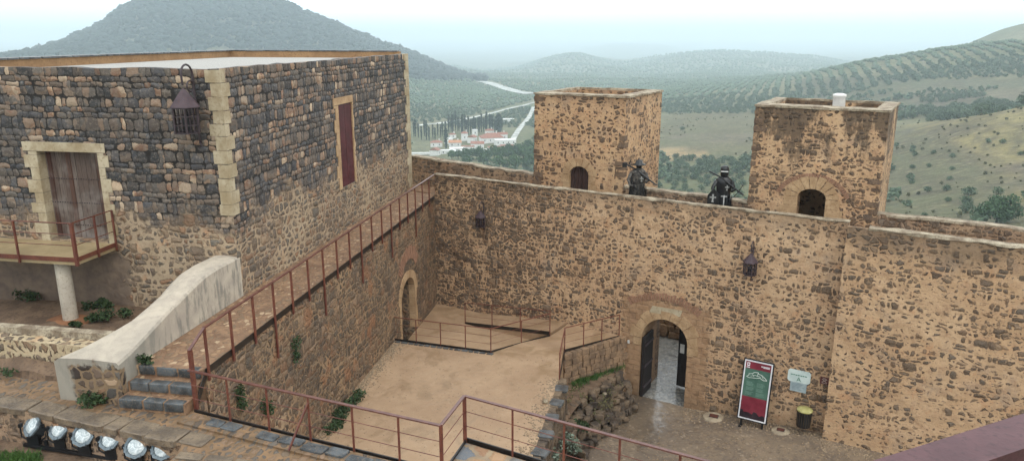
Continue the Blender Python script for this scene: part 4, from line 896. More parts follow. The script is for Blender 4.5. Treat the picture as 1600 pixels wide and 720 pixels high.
m = MB(); [m.box(3.04, 3.04+w_, -.0475, -.045, z, z+.008) for z, w_ in ((1.6, .3), (1.56, .26), (1.52, .31), (1.48, .2), (1.44, .28))]; m.build('text_line', simple('sign_grey_ink', '6a797d', '75858a', 4, .4, .05), ws)
pq = thing('wall_plaque', 'small brown wall plaque with a pale pictogram beside the wall step', 'plaque', FW)
MB().box(3.74, 3.98, -.03, -.003, 1.77, 1.97).build('plate', simple('brown_plate', '54302f', '643c39', 4, .5, .05), pq)
m = MB(); m.rail((3.79, -.033, 1.82), (3.92, -.033, 1.92), .003, .018).rail((3.79, -.033, 1.92), (3.92, -.033, 1.82), .003, .018).box(3.82, 3.90, -.035, -.031, 1.925, 1.945).box(3.80, 3.92, -.035, -.031, 1.795, 1.81); m.build('pictogram', simple('plaque_ink', 'a39088', 'b4a198', 4, .5, .05), pq)
# ---- litter bin
bn = thing('litter_bin', 'dark slatted litter bin with a yellow lid against the wall', 'bin', ((*fw(3.47, -.26)[:2], 0), ROTW))
ZB = .50
MB().lathe([(.165, 0), (.175, .02), (.18, .46), (.17, .47)], (0, 0, ZB), 24).build('liner', M_dark, bn)
m = MB()
for i in range(18): a_ = 2*math.pi*i/18; m.rail((.178*math.cos(a_), .178*math.sin(a_), ZB+.01), (.19*math.cos(a_), .19*math.sin(a_), ZB+.46), .03, .016)
m.build('slats', simple('tarred_slat_wood', '2a221b', '4a3c2e', 5, .7, .2), bn)
MB().lathe([(.20, 0), (.212, .02), (.205, .05), (.15, .075), (.0, .085)], (0, 0, ZB+.47), 28).build('lid', simple('yellow_lid', 'a19c5e', 'b8b17a', 6, .5, .2, '7d784a'), bn, smooth=True)
MB().box(-.04, .04, .15, .27, ZB+.2, ZB+.3).build('bracket', M_dark, bn)
# ---- drains
for x, y, s_, lb in ((1.02, -.34, 1.0, 'square iron drain set in a pale concrete collar near the gateway'), (2.92, -.40, .8, 'square iron drain in the earth court left of the litter bin')):
    z = zc(x, y)+.02; t = thing('floor_drain', lb, 'drain', ((*fw(x, y)[:2], 0), ROTW+.1), 'floor drains')
    MB().lathe([(.33*s_, -.05), (.31*s_, .005), (.2*s_, .03), (.0, .032)], (0, 0, z), 14).build('collar', simple('drain_concrete', '8d7f6c', 'a79982', 4, .7, .4), t)
    MB().box(-.13*s_, .13*s_, -.10*s_, .10*s_, z+.02, z+.042).build('frame', M_iron, t)
    m = MB(); [m.box(-.11*s_, .11*s_, -.085*s_+i*.034*s_, -.07*s_+i*.034*s_, z+.04, z+.048) for i in range(6)]; m.build('grating', M_rust, t)
# ---- lanterns
def lantern(fr, lab, k=1.0):
    t = thing('wall_lantern', lab, 'lantern', fr, 'wrought iron lanterns')
    r = .165*k; h = .34*k
    MB().lathe([(r*1.25, 0), (r*1.22, .02), (.06*k, .19*k), (.03*k, .22*k), (.0, .25*k)], (0, -.27*k, h), 6).build('roof', M_irono, t)
    m = MB()
    for i in range(6):
        a_ = math.pi/3*i+.0; x, y = r*math.cos(a_), -.27*k+r*math.sin(a_); m.rail((x, y, 0), (x, y, h), .022*k, .022*k)
        a2 = a_+math.pi/3
        for z in (.01, h*.33, h*.66, h-.01): m.rail((x, y, z), (r*math.cos(a2), -.27*k+r*math.sin(a2), z), .012*k, .014*k)
        for f_ in (.33, .66):
            xx, yy = x+(r*math.cos(a2)-x)*f_, y+(-.27*k+r*math.sin(a2)-y)*f_; m.rail((xx, yy, 0), (xx, yy, h), .010*k, .010*k)
    m.lathe([(r*.98, -.005), (r*.98, .008)], (0, -.27*k, 0), 6); m.build('cage', M_iron, t)
    m = MB(); m.tube([(0, 0, -.16*k), (0, -.03, -.12*k), (0, -.04, .35*k), (0, -.05, .75*k)], .018*k, 8)
    m.tube([(0, -.05, .75*k)]+[(0, -.05-.125*k*(1-math.cos(q)), .75*k+.13*k*math.sin(q)) for q in np.linspace(.2, 3.1, 10)]+[(0, -.27*k, .62*k)], .014*k, 8)
    m.tube([(0, -.06-.07*k*(1-math.cos(q))*1, .60*k+.07*k*math.sin(q)) for q in np.linspace(0, 5.2, 14)], .011*k, 6)
    m.tube([(0, -.04, .0), (0, -.2*k, -.02)], .012*k, 6); m.tube([(.0, -.04, -.16*k), (.05*k, -.08, -.2*k), (.0, -.1, -.23*k)], .014*k, 6); m.build('bracket', M_iron, t)
    MB().lathe([(.05*k, 0), (.055*k, .05*k), (.05*k, .16*k), (.02*k, .2*k)], (0, -.27*k, .04*k), 12).build('lamp_glass', M_dark, t)
    return t
lantern((tuple(fw(-7.2, 0, 4.80)), ROTW), 'rusty hanging lantern on the far left part of the curtain wall', .95)
lantern((tuple(fw(1.68, 0, 4.62)), ROTW), 'rusty hanging lantern on the wall above the information panel', 1.05)
lantern((tuple(fa(BX, 1.82, 9.12)), ROTA-math.pi/2), 'large black lantern on the dark stone building near its corner', 1.5)
# ---- metal figures
M_stw = simple('tarnished_white_paint', '7f7f7c', 'a8a8a4', 9, .5, .2, '4a4a48')
def figure(fr, lab, dark):
    t = thing('metal_statue', lab, 'statue', fr, 'black metal figures on the wall walk')
    A_, B_ = (M_statb, M_statb) if dark else (M_statg, M_statb)
    b_ = MB().lathe([(.33, 0), (.31, .25), (.27, .6), (.22, .95), (.205, 1.1), (.235, 1.3), (.22, 1.42), (.12, 1.5), (.065, 1.53), (.06, 1.6)], (0, 0, 0), 20, 1.0, .62)
    b_.v = [(x+.02*math.sin(z*9+x*14), y+.02*math.cos(z*7+x*20), z) for x, y, z in b_.v]; b_.build('body', A_, t, smooth=True)
    # legs of the surcoat / skirt plates
    s_ = MB(); 
    for i in range(9):
        a_ = math.pi+math.pi*i/8; x, y = .30*math.cos(a_), .20*math.sin(a_); s_.rail((x*1.18, y*1.18, .02), (x*.80, y*.80, .98), .10, .012)
    s_.build('skirt', B_, t)
    if dark:
        MB().lathe([(.10, 0), (.115, .06), (.12, .2), (.105, .27), (.05, .3), (0, .305)], (0, 0, 1.52), 18).build('helmet', M_statb, t, smooth=True)
        MB().box(-.10, .10, -.128, -.112, 1.66, 1.685).build('visor_slit', M_white, t)
    else:
        MB().lathe([(.075, 0), (.09, .08), (.085, .16), (.05, .21), (0, .22)], (0, 0, 1.52), 16).build('head', M_statb, t, smooth=True)
        MB().lathe([(.20, .0), (.205, .012), (.11, .05), (.10, .12), (.05, .16), (0, .165)], (0, 0, 1.62), 18).build('hat', M_statb, t, smooth=True)
    # arms: upper arm, forearm, hand at the shouldered weapon
    ar = MB().tube([(.20, -.02, 1.38), (.29, -.06, 1.18), (.24, -.22, 1.14), (.30, -.26, 1.20)], [.065, .055, .042, .035], 10); ar.build('arm', A_, t, smooth=True); ar = MB().tube([(-.20, -.02, 1.38), (-.30, -.02, 1.16), (-.24, -.18, 1.02), (-.14, -.22, 1.0)], [.065, .055, .042, .035], 10); ar.build('arm', A_, t, smooth=True)
    for x, y, z in ((.31, -.27, 1.21), (-.12, -.23, 1.0)):
        hd_ = MB(); hd_.lathe([(.0, -.045), (.03, -.03), (.035, .0), (.03, .03), (0, .045)], (x, y, z), 8)
        for q in range(4): hd_.tube([(x-.02+.014*q, y-.02, z+.02), (x-.02+.014*q, y-.05, z+.03), (x-.02+.014*q, y-.055, z-.005)], .008, 5)
        hd_.build('hand', M_statb, t)
    wp = MB().tube([(-.42, .10, 1.62), (-.1, -.08, 1.50), (.30, -.27, 1.24), (.56, -.38, 1.08)], [.02, .022, .026, .02], 8)
    if dark:
        wp.tube([(.50+.02, -.38+.0, 1.36), (.47, -.36, 1.25), (.42, -.33, 1.16), (.30, -.33, 1.0), (.16, -.34, .93)], .012, 6).tube([(.52, -.38, 1.36), (.62, -.40, 1.06), (.16, -.34, .93)], .004, 5)
    else:
        wp.box(-.50, -.36, .04, .14, 1.52, 1.66).tube([(-.3, 0, 1.62), (-.24, -.02, 1.76)], .014, 6)
    wp.build('crossbow' if dark else 'musket', M_statb, t)
    def cross(x, y, z, k, m): return m.box(x-.018*k, x+.018*k, y-.008, y+.008, z-.09*k, z+.09*k).box(x-.075*k, x+.075*k, y-.006, y+.006, z-.0*k, z+.034*k).box(x-.028*k, x+.028*k, y-.007, y+.007, z-.1*k, z-.075*k)
    cx = MB(); cross(.10, -.175, 1.22, .8, cx); cx.build('cross', M_stw, t)
    if dark:
        sh_ = MB().prism([(-.44, .35), (-.10, .35), (-.12, 1.05), (-.26, 1.22), (-.42, 1.0)], -.30, -.27, 'y'); sh_.build('shield', M_statb, t)
        cx = MB(); cross(-.27, -.31, .93, 1.2, cx); cx.build('cross', M_stw, t)
        MB().box(.02, .05, -.30, -.285, .25, 1.02).box(-.05, .12, -.30, -.28, .98, 1.0).build('sword', simple('pale_steel', '9a9a98', 'b4b4b2', 5, .35, .05), t)
    else:
        m = MB()
        for i in range(14): a_ = random.uniform(-.22, .2); z = random.uniform(.75, 1.35); m.rail((a_, -.205-.1*(1.2-z)*.3, z), (a_+random.uniform(-.05, .05), -.205-.1*(1.2-z)*.3, z+random.uniform(.05, .14)), random.uniform(.02, .05), .012)
        m.build('cut_out_panel', M_statb, t)
        MB().prism([(-.30, .5), (-.22, 1.35), (-.12, 1.42), (-.20, .55)], -.06, .10, 'y').build('cloak', M_statb, t)
    return t
x1_, _ = onw(997, 290, .72); x2_, _ = onw(1130, 300, .72)
figure((tuple(fw(x1_, .72, 5.58)), ROTW+.35), 'cut metal figure in a brimmed hat beside the left tower', False)
figure((tuple(fw(x2_, .72, 5.58)), ROTW+.25), 'black metal knight with white crosses standing midway between the towers', True)
# ---- floodlights
M_hous = simple('floodlight_housing', '1d2022', '2e3235', 5, .45, .1, spec=.5); M_rim = simple('floodlight_rim', '565f64', '758086', 4, .4, .1, '4d5a60', metal=.3)
def lensmat():
    t = NT('floodlight_lens'); o = t.obj(); n = t.noise(o, 9, 3, .6, dist=1.5).outputs[0]; return t.done(t.mix(t.ss(n, .35, .65), '8c989b', 'd3d9d9'), .18, None, .6, .1)
M_lens = lensmat()
bar = thing('lamp_bar', 'black mounting bar with short legs carrying the six floodlights', 'bracket', F0)
FL = [(50, 664, -.60, .55), (92, 669, -.38, .65), (130, 679, -.05, .55), (172, 685, -.22, .7), (213, 697, .12, .6), (255, 700, .12, .72)]
pos_ = [at(u, v, 4.86) for u, v, _, _ in FL]
MB().rail(tuple(pos_[0]+(-.2, .02, -.36)), tuple(pos_[-1]+(.15, .02, -.36)), .05, .05).build('bar', M_dark, bar)
for i, p in enumerate(pos_):
    if i in (1, 3, 5, 0): MB().rail((p[0]+.2, p[1]-.02, 4.40), (p[0]+.2, p[1]-.02, 4.60), .05, .05).build('leg', M_dark, bar)
ords = ['leftmost floodlight of the row turned away to the left', 'second floodlight from the left in the row of six', 'third floodlight from the left in the row of six', 'fourth floodlight from the left in the row of six', 'fifth floodlight from the left in the row of six', 'rightmost floodlight of the row beside the stone slab']
for (u, v, yaw, el), p, lb in zip(FL, pos_, ords):
    t = thing('floodlight', 'round glass '+lb, 'floodlight', ((p[0], p[1], p[2]), 0), 'floodlights in front of the path'); 
    D = Vector((math.sin(yaw)*.75, -.75*math.cos(yaw), el)).normalized(); Mx = D.to_track_quat('Z', 'Y').to_matrix().to_4x4()
    def put(mb): mb.v = [tuple(Mx@Vector(q)) for q in mb.v]; return mb
    put(MB().lathe([(.10, -.30), (.15, -.27), (.165, -.10), (.165, .0)], (0, 0, 0), 10)).build('housing', M_hous, t)
    put(MB().lathe([(.165, -.02), (.19, -.015), (.19, .015), (.145, .02), (.135, .005), (.135, -.01)], (0, 0, 0), 8)).build('rim', M_rim, t)
    put(MB().lathe([(.14, .0), (.12, .016), (.07, .028), (0, .033)], (0, 0, 0), 24)).build('lens', M_lens, t, smooth=True)
    m = MB(); [m.box(.16*math.cos(a_)-.022, .16*math.cos(a_)+.022, .16*math.sin(a_)-.022, .16*math.sin(a_)+.022, -.02, .028) for a_ in (0.4, 1.97, 3.54, 5.11)]; put(m).build('clip', M_rim, t)
    m = MB().tube([(.20, 0, 0), (.20, 0, -.2), (.0, .02, -.36), (-.20, 0, -.2), (-.20, 0, 0)], .014, 6).box(.17, .21, -.03, .03, -.03, .03).box(-.21, -.17, -.03, .03, -.03, .03).box(-.09, .09, -.05, .13, -.34, -.14); m.build('yoke', M_dark, t)
cb = MB(); 
for a_, b_ in zip(pos_[:-1], pos_[1:]): cb.tube([a_+(0, .05, -.2), (a_+b_)/2+(0, .06, -.42), b_+(0, .05, -.2)], .012, 6)
cb.build('power_cable', M_dark, None, F0, False, 'black cable looping from floodlight to floodlight', 'cable')
# ---- pebbles / pale stones in the bed
for (u, v, z, lb) in ((884, 582, 1.12, 'round white stone at the near end of the planting bed'), (945, 615, .80, 'round white stone on the rock edging near the gateway'), (852, 627, 2.16, 'flat white stone on the right rim of the terrace')):
    p = at(u, v, z); MB().lathe([(0, -.05), (.06, -.03), (.085, .01), (.06, .05), (0, .065)], (0, 0, 0), 9, 1, .85).build('pale_stone', M_cap, None, (tuple(p), 0), True, lb, 'stone')
# ---- loose gravel
mb = MB()
def peb(x, y, z, k): 
    a_ = random.uniform(0, 3); c_, s_ = math.cos(a_)*k, math.sin(a_)*k
    mb.add([(x+c_, y+s_, z), (x-s_, y+c_, z), (x-c_*1.2, y-s_, z), (x+s_, y-c_, z), (x+c_*.2, y+s_*.1, z+k*.7)], [(0, 1, 4), (1, 2, 4), (2, 3, 4), (3, 0, 4)])
for i in range(1500):
    e_ = random.random(); x = random.uniform(-11.5, -4.9); p = fa(x, -.02-abs(random.gauss(0, .16))); peb(p[0], p[1], ZT, random.uniform(.012, .04))
for i in range(700):
    s_ = random.random(); q = T['g']+hd*s_*6; p = q+np.array([hd[1], -hd[0]])*abs(random.gauss(0, .2)); peb(p[0], p[1], ZT, random.uniform(.012, .04))
for i in range(900): p = fa(random.uniform(-11, -5), random.uniform(-5, -.1)); peb(p[0], p[1], ZT, random.uniform(.008, .02))
for i in range(900): x = random.uniform(.1, 9); y = -abs(random.gauss(0, .35))-(.36 if x > 4 else .02); p = fw(x, y); peb(p[0], p[1], zc(x, y)+.005, random.uniform(.015, .05))
for i in range(900): x, y = random.uniform(-3, 6), random.uniform(-6, -.3); p = fw(x, y); peb(p[0], p[1], zc(x, y)+.005, random.uniform(.01, .035))
mb.build('loose_gravel', simple('gravel_stones', '6b5b4a', 'a08b70', 30, .8, .2, '4f4336'), None, F0, fix=False, kind='stuff')
# ---- plants
def plant(name, mb, m, fr, lab, cat): return mb.build(name, m, None, fr, False, lab, cat, fix=False)
p = fa(-13.7, .12, ZT); mb = MB()
for i in range(9): mb.leaves((-1.0+.22*i, -.16-random.uniform(0, .14), .06), (.22, .18, .12), 130, .035)
plant('ivy_patch', mb, M_weed, (tuple(fa(-9.0, 0, ZT)), ROTA), 'dark green weeds growing along the foot of the brown rubble wall', 'weeds')
mb = MB(); [mb.leaves((random.uniform(-.4, .4), random.uniform(-.12, .12), .06), (.18, .1, .12), 70, .035) for _ in range(5)]
plant('weed_tuft', mb, M_weed, (tuple(fa(-14.62, 1.9, 5.08)), ROTA+math.pi/2), 'green weed tuft at the foot of the plastered parapet', 'weeds')
mb = MB(); [mb.leaves((random.uniform(-.3, .3), 0, .08), (.14, .1, .12), 60, .035) for _ in range(4)]
plant('weed_tuft', mb, M_weed, (tuple(fa(-14.05, 2.75, 5.12)), ROTA+math.pi/2), 'dark weed tuft where the low wall meets the plastered parapet', 'weeds')
mb = MB(); [mb.leaves((random.uniform(-1.1, 1.1), random.uniform(-.1, .1), .05), (.2, .1, .08), 50, .035) for _ in range(8)]
plant('weed_tuft', mb, M_weed, (tuple(fa(-14.05, 5.0, 5.12)), ROTA+math.pi/2), 'straggling weeds along the foot of the low wall at left', 'weeds')
for (u, v, lb, k, s_) in ((158, 478, 'bushy dark green weed behind the sweeping plastered parapet', .26, .04), (150, 497, 'low spreading weed right of the round pillar foot', .2, .035), (178, 492, 'flat weed patch close behind the plastered parapet', .26, .03), (118, 505, 'small weed on the bare ground behind the low wall', .12, .03), (38, 465, 'dark creeping weed near the wall foot under the balcony', .3, .03)):
    p = at(u, v+4, 5.2); mb = MB(); [mb.leaves((random.uniform(-k, k), random.uniform(-k, k)*.4, k*.4), (k*.6, k*.4, k*.45), 60, s_) for _ in range(5)]; plant('weed_clump', mb, M_weed, (tuple(p), 0), lb, 'weeds')
mb = MB(); [mb.leaves((random.uniform(-.1, .1), 0, .1), (.12, .08, .1), 50, .03) for _ in range(3)]
plant('weed_clump', mb, M_weed, (tuple(fa(-14.1, 1.14, 5.58)), 0), 'small weed beside the top step under the plaster wall', 'weeds')
for (x, z, lb) in ((-13.2, 4.6, 'small fern in the brown rubble wall below the walkway, nearest the steps'), (-12.3, 3.9, 'small fern low in the brown rubble wall behind the path railing'), (-10.9, 4.55, 'small fern in the brown rubble wall under the third railing post')):
    mb = MB(); [mb.leaves((random.uniform(-.12, .12), -.05, random.uniform(-.15, .15)), (.14, .06, .16), 50, .03) for _ in range(4)]; plant('wall_fern', mb, M_weed, (tuple(fa(x, 0, z)), ROTA), lb, 'fern')
mb = MB(); bc_ = (at(930, 585, 1.1)+at(950, 570, 1.1))/2
for i in range(420):
    s_ = random.random(); p = at(895+75*s_, 600-32*s_, 1.02); mb.blades((p[0]+random.uniform(-.12, .12), p[1]+random.uniform(-.25, .25), 1.0), (.08, .08), 5, .13, .008)
plant('bed_grass', mb, M_grass, F0, None, None)['kind'] = 'stuff'
mb = MB()
for i in range(200): 
    s_ = random.random(); p = at(900+45*s_, 655-28*s_, .12); mb.blades((p[0], p[1], .12), (.07, .07), 6, .14, .008)
plant('edge_grass', mb, M_grass, F0, None, None)['kind'] = 'stuff'
mb = MB()
for i in range(330):
    p = at(random.uniform(-30, 60), random.uniform(709, 730), 4.45); mb.blades((p[0], p[1], 4.42), (.08, .08), 5, .12, .008)
plant('ground_grass', mb, M_grass, F0, None, None)['kind'] = 'stuff'
mb = MB()
for i in range(150):
    s_ = random.random(); p = at(872+90*s_+random.uniform(-12, 12), 640-35*s_+random.uniform(-38, 22), .75); mb.leaves((p[0], p[1], random.uniform(.35, 1.05)), (.14, .12, .10), 16, .028)
plant('dry_creeper', mb, leafmat('dry_creeper_leaves', '4f5136', '746a4c', '3b4a2c'), F0, None, None)['kind'] = 'stuff'
for (u, v, z, k, m_, lb) in ((880, 690, .75, .42, M_shrubw, 'loose pale flowering shrub below the path railing'), (905, 668, .65, .28, M_weed, 'green leafy shrub at the foot of the rock edging'), (868, 655, 1.2, .25, M_weed, 'small green shrub against the terrace retaining wall'), (855, 700, 1.3, .28, M_shrubw, 'grey dry shrub at the bottom of the terrace steps of stones'), (868, 600, 1.5, .22, M_shrubw, 'wiry dry shrub under the corner post of the short railing')):
    p = at(u, v, z); t = thing('garden_shrub', lb, 'shrub', ((p[0], p[1], p[2]-k), 0)); mb = MB(); [mb.leaves((random.uniform(-k, k)*.7, random.uniform(-k, k)*.7, k*random.uniform(.5, 1.5)), (k*.5, k*.5, k*.4), 70, .04) for _ in range(8)]; mb.build('foliage', m_, t, fix=False)
    s_ = MB(); [s_.tube([(0, 0, -.3), (random.uniform(-k, k)*.3, random.uniform(-k, k)*.3, k*.6), (random.uniform(-k, k)*.8, random.uniform(-k, k)*.8, k*1.5)], [.02, .014, .005], 5) for _ in range(7)]; s_.build('stem', M_quoin, t)
# ---- hand rail of the lookout the picture is taken from
hr = thing('lookout_rail', 'broad wet red handrail close by in the bottom right corner', 'railing', F0)
pa, pb = at(1360, 720, 10.0), at(1600, 645, 10.0); d_ = (pb-pa)/np.linalg.norm(pb-pa); w_ = .115; nn = np.array([d_[1], -d_[0], 0]); c0 = pa+nn*w_/2
MB().rail(tuple(c0-d_*1.2-(0, 0, .02)), tuple(c0+d_*2.6-(0, 0, .02)), w_, .04).build('top_rail', simple('plum_red_rail', '4c2f33', '5a3a3d', 5, .5, .25, '3e2629', spec=.35, dist=.004), hr)
for s_ in (-1.0, 1.9): MB().rail(tuple(c0+d_*s_-(0, 0, .04)), tuple(c0+d_*s_-(0, 0, 1.1)), .05, .05).build('post', M_rust, hr)
# ================================================================ TERRAIN
RT = {
 180: [(-400, 400), (1000, 395), (1040, 380), (1170, 368), (1300, 350), (1420, 342), (1500, 338), (1600, 336), (2000, 330)],
 260: [(-400, 345), (820, 340), (900, 322), (1040, 312), (1170, 302), (1300, 298), (1420, 280), (1500, 264), (1600, 250), (2000, 235)],
 340: [(-400, 292), (820, 290), (900, 282), (1040, 263), (1170, 255), (1300, 248), (1420, 216), (1500, 191), (1600, 168), (2000, 140)],
 430: [(-400, 265), (640, 262), (740, 255), (820, 254), (900, 245), (1040, 226), (1170, 215), (1300, 211), (1420, 193), (1500, 183), (1600, 178), (2000, 150)],
 560: [(-400, 228), (640, 226), (740, 222), (820, 218), (900, 205), (1040, 189), (1170, 182), (1300, 176), (1420, 166), (1500, 160), (1600, 152), (2000, 130)],
 700: [(-400, 190), (740, 187), (820, 185), (900, 178), (1040, 169), (1170, 160), (1300, 147), (1420, 131), (1500, 121), (1600, 110), (2000, 90)],
 900: [(-400, 150), (640, 152), (740, 159), (820, 158), (900, 155), (1040, 148), (1170, 139), (1240, 127), (1300, 112), (1350, 98), (1420, 87), (1500, 76), (1600, 65), (2000, 40)],
 1100: [(-400, 130), (640, 130), (740, 143), (820, 145), (1040, 140), (1170, 131), (1240, 119), (1300, 107), (1420, 93), (1500, 80), (1600, 62), (2000, 40)],
 1300: [(-400, 80), (0, 92), (350, 62), (500, 80), (600, 100), (640, 109), (700, 124), (740, 130), (820, 133), (1040, 132), (1170, 127), (1240, 120), (1300, 113), (1420, 100), (1480, 84), (1510, 72), (1560, 50), (1600, 38), (2000, 15)],
 1700: [(-400, 98), (0, 96), (25, 91), (60, 76), (90, 68), (120, 55), (160, 40), (180, 22), (200, 12), (215, 3), (240, -2), (290, -8), (335, -3), (352, 3), (372, 0), (400, 0), (430, 4), (450, 8), (470, 19), (520, 38), (560, 55), (600, 72), (630, 80), (660, 92), (700, 108), (740, 124), (790, 127), (900, 124), (1040, 123), (1170, 119), (1300, 114), (1420, 108), (1500, 100), (1600, 92), (2000, 90)],
 2100: [(-400, 110), (640, 112), (700, 116), (820, 116), (1040, 115), (1300, 109), (1600, 102), (2000, 100)],
 3000: [(-400, 100), (700, 103), (760, 112), (800, 108), (825, 101), (850, 92), (885, 84), (905, 83), (940, 92), (970, 98), (1000, 95), (1040, 88), (1080, 82), (1120, 80), (1200, 85), (1270, 90), (1310, 97), (1345, 104), (1420, 102), (2000, 100)],
 4500: [(-400, 92), (800, 92), (2000, 92)],
 7000: [(-400, 80), (700, 79), (880, 78), (930, 74), (965, 69), (1000, 70), (1040, 72), (1095, 80), (1300, 79), (2000, 79)],
 12000: [(-400, 70), (2000, 70)], 16500: [(-400, 68), (2000, 68)] }
NAZ = 1440; AZ = np.linspace(-math.pi, math.pi, NAZ, endpoint=False)
def azz(u, v, r): d = ray(u, v); return math.atan2(d[0], d[1]), H+r*d[2]/math.hypot(d[0], d[1])
ringr = [28, 60, 110]+sorted(RT); ZR = []
for r in ringr:
    if r in RT:
        ks = [azz(u, v, r) for u, v in RT[r]]; ZR.append(np.interp(AZ, [k[0] for k in ks], [k[1] for k in ks]))
    else: ZR.append(np.full(NAZ, {28: -7, 60: -13, 110: -22}[r], float)+np.interp(AZ, [-.1, .5], [-10 if r == 110 else 0, 0]))
ZR = np.array(ZR)
k_ = np.array([1, 2, 3, 2, 1.])/9
for i, r in enumerate(ringr):
    if r not in (1700,): ZR[i] = np.convolve(np.concatenate([ZR[i][-2:], ZR[i], ZR[i][:2]]), k_, 'valid')
TR = np.log(np.array(ringr, float))
def npnoise(x, y, s=0):
    xi = np.floor(x).astype(np.int64); yi = np.floor(y).astype(np.int64); fx = x-xi; fy = y-yi
    def h(a, b): n = (a*374761393+b*668265263+s*1442695041) & 0xffffffff; n = ((n ^ (n >> 13))*1274126177) & 0xffffffff; return ((n ^ (n >> 16)) & 0xffff)/65535.0
    fx = fx*fx*(3-2*fx); fy = fy*fy*(3-2*fy)
    return (h(xi, yi)*(1-fx)+h(xi+1, yi)*fx)*(1-fy)+(h(xi, yi+1)*(1-fx)+h(xi+1, yi+1)*fx)*fy-.5
def ground(x, y):
    x = np.asarray(x, float); y = np.asarray(y, float); r = np.clip(np.hypot(x, y), 28.001, 16499); a = (np.arctan2(x, y)+math.pi)/(2*math.pi)*NAZ
    i0 = np.floor(a).astype(int) % NAZ; i1 = (i0+1) % NAZ; fa_ = a-np.floor(a); t = np.log(r); k = np.clip(np.searchsorted(TR, t)-1, 0, len(TR)-2)
    def col(kk): kk = np.clip(kk, 0, len(TR)-1); return ZR[kk, i0]*(1-fa_)+ZR[kk, i1]*fa_
    z0, z1 = col(k), col(k+1); dt = TR[k+1]-TR[k]; s_ = (t-TR[k])/dt
    dm = (z1-z0)/dt; dl = np.where(k > 0, (z0-col(k-1))/(TR[k]-TR[np.clip(k-1, 0, 99)]+1e-9*(k == 0)), dm); dr = np.where(k+2 < len(TR), (col(k+2)-z1)/(TR[np.clip(k+2, 0, len(TR)-1)]-TR[k+1]+1e-9), dm)
    m0 = np.where(dl*dm > 0, 2*dl*dm/(dl+dm+1e-12), 0); m1 = np.where(dr*dm > 0, 2*dr*dm/(dr+dm+1e-12), 0)
    z = (2*s_**3-3*s_**2+1)*z0+(s_**3-2*s_**2+s_)*dt*m0+(-2*s_**3+3*s_**2)*z1+(s_**3-s_**2)*dt*m1
    w = np.clip((r-60)/200, 0, 1)
    return z+w*(npnoise(x/45, y/45, 3)*2.2+npnoise(x/13, y/13, 4)*.7)*np.clip(r/600, .4, 1)+np.clip((r-900)/800, 0, 1)*np.clip(1.2-r/9000, 0, 1)*npnoise(x/140, y/140, 9)*14
def ground1(x, y): return float(ground(np.array([x]), np.array([y]))[0])
def hit(u, v, r0=120, r1=6000):
    d = ray(u, v); h = math.hypot(d[0], d[1]); dx, dy, dz = d[0]/h, d[1]/h, d[2]/h
    rs = np.exp(np.linspace(math.log(r0), math.log(r1), 900)); g = ground(dx*rs, dy*rs)-(H+dz*rs); i = np.argmax(g >= 0); r = rs[i]
    return np.array([dx*r, dy*r, float(ground(np.array([dx*r]), np.array([dy*r]))[0])])
def projn(x, y, z):
    P = np.stack([x, y, z-H], 1); d = P@cf; return 800+F*(P@cr)/d, 360-F*(P@cu)/d
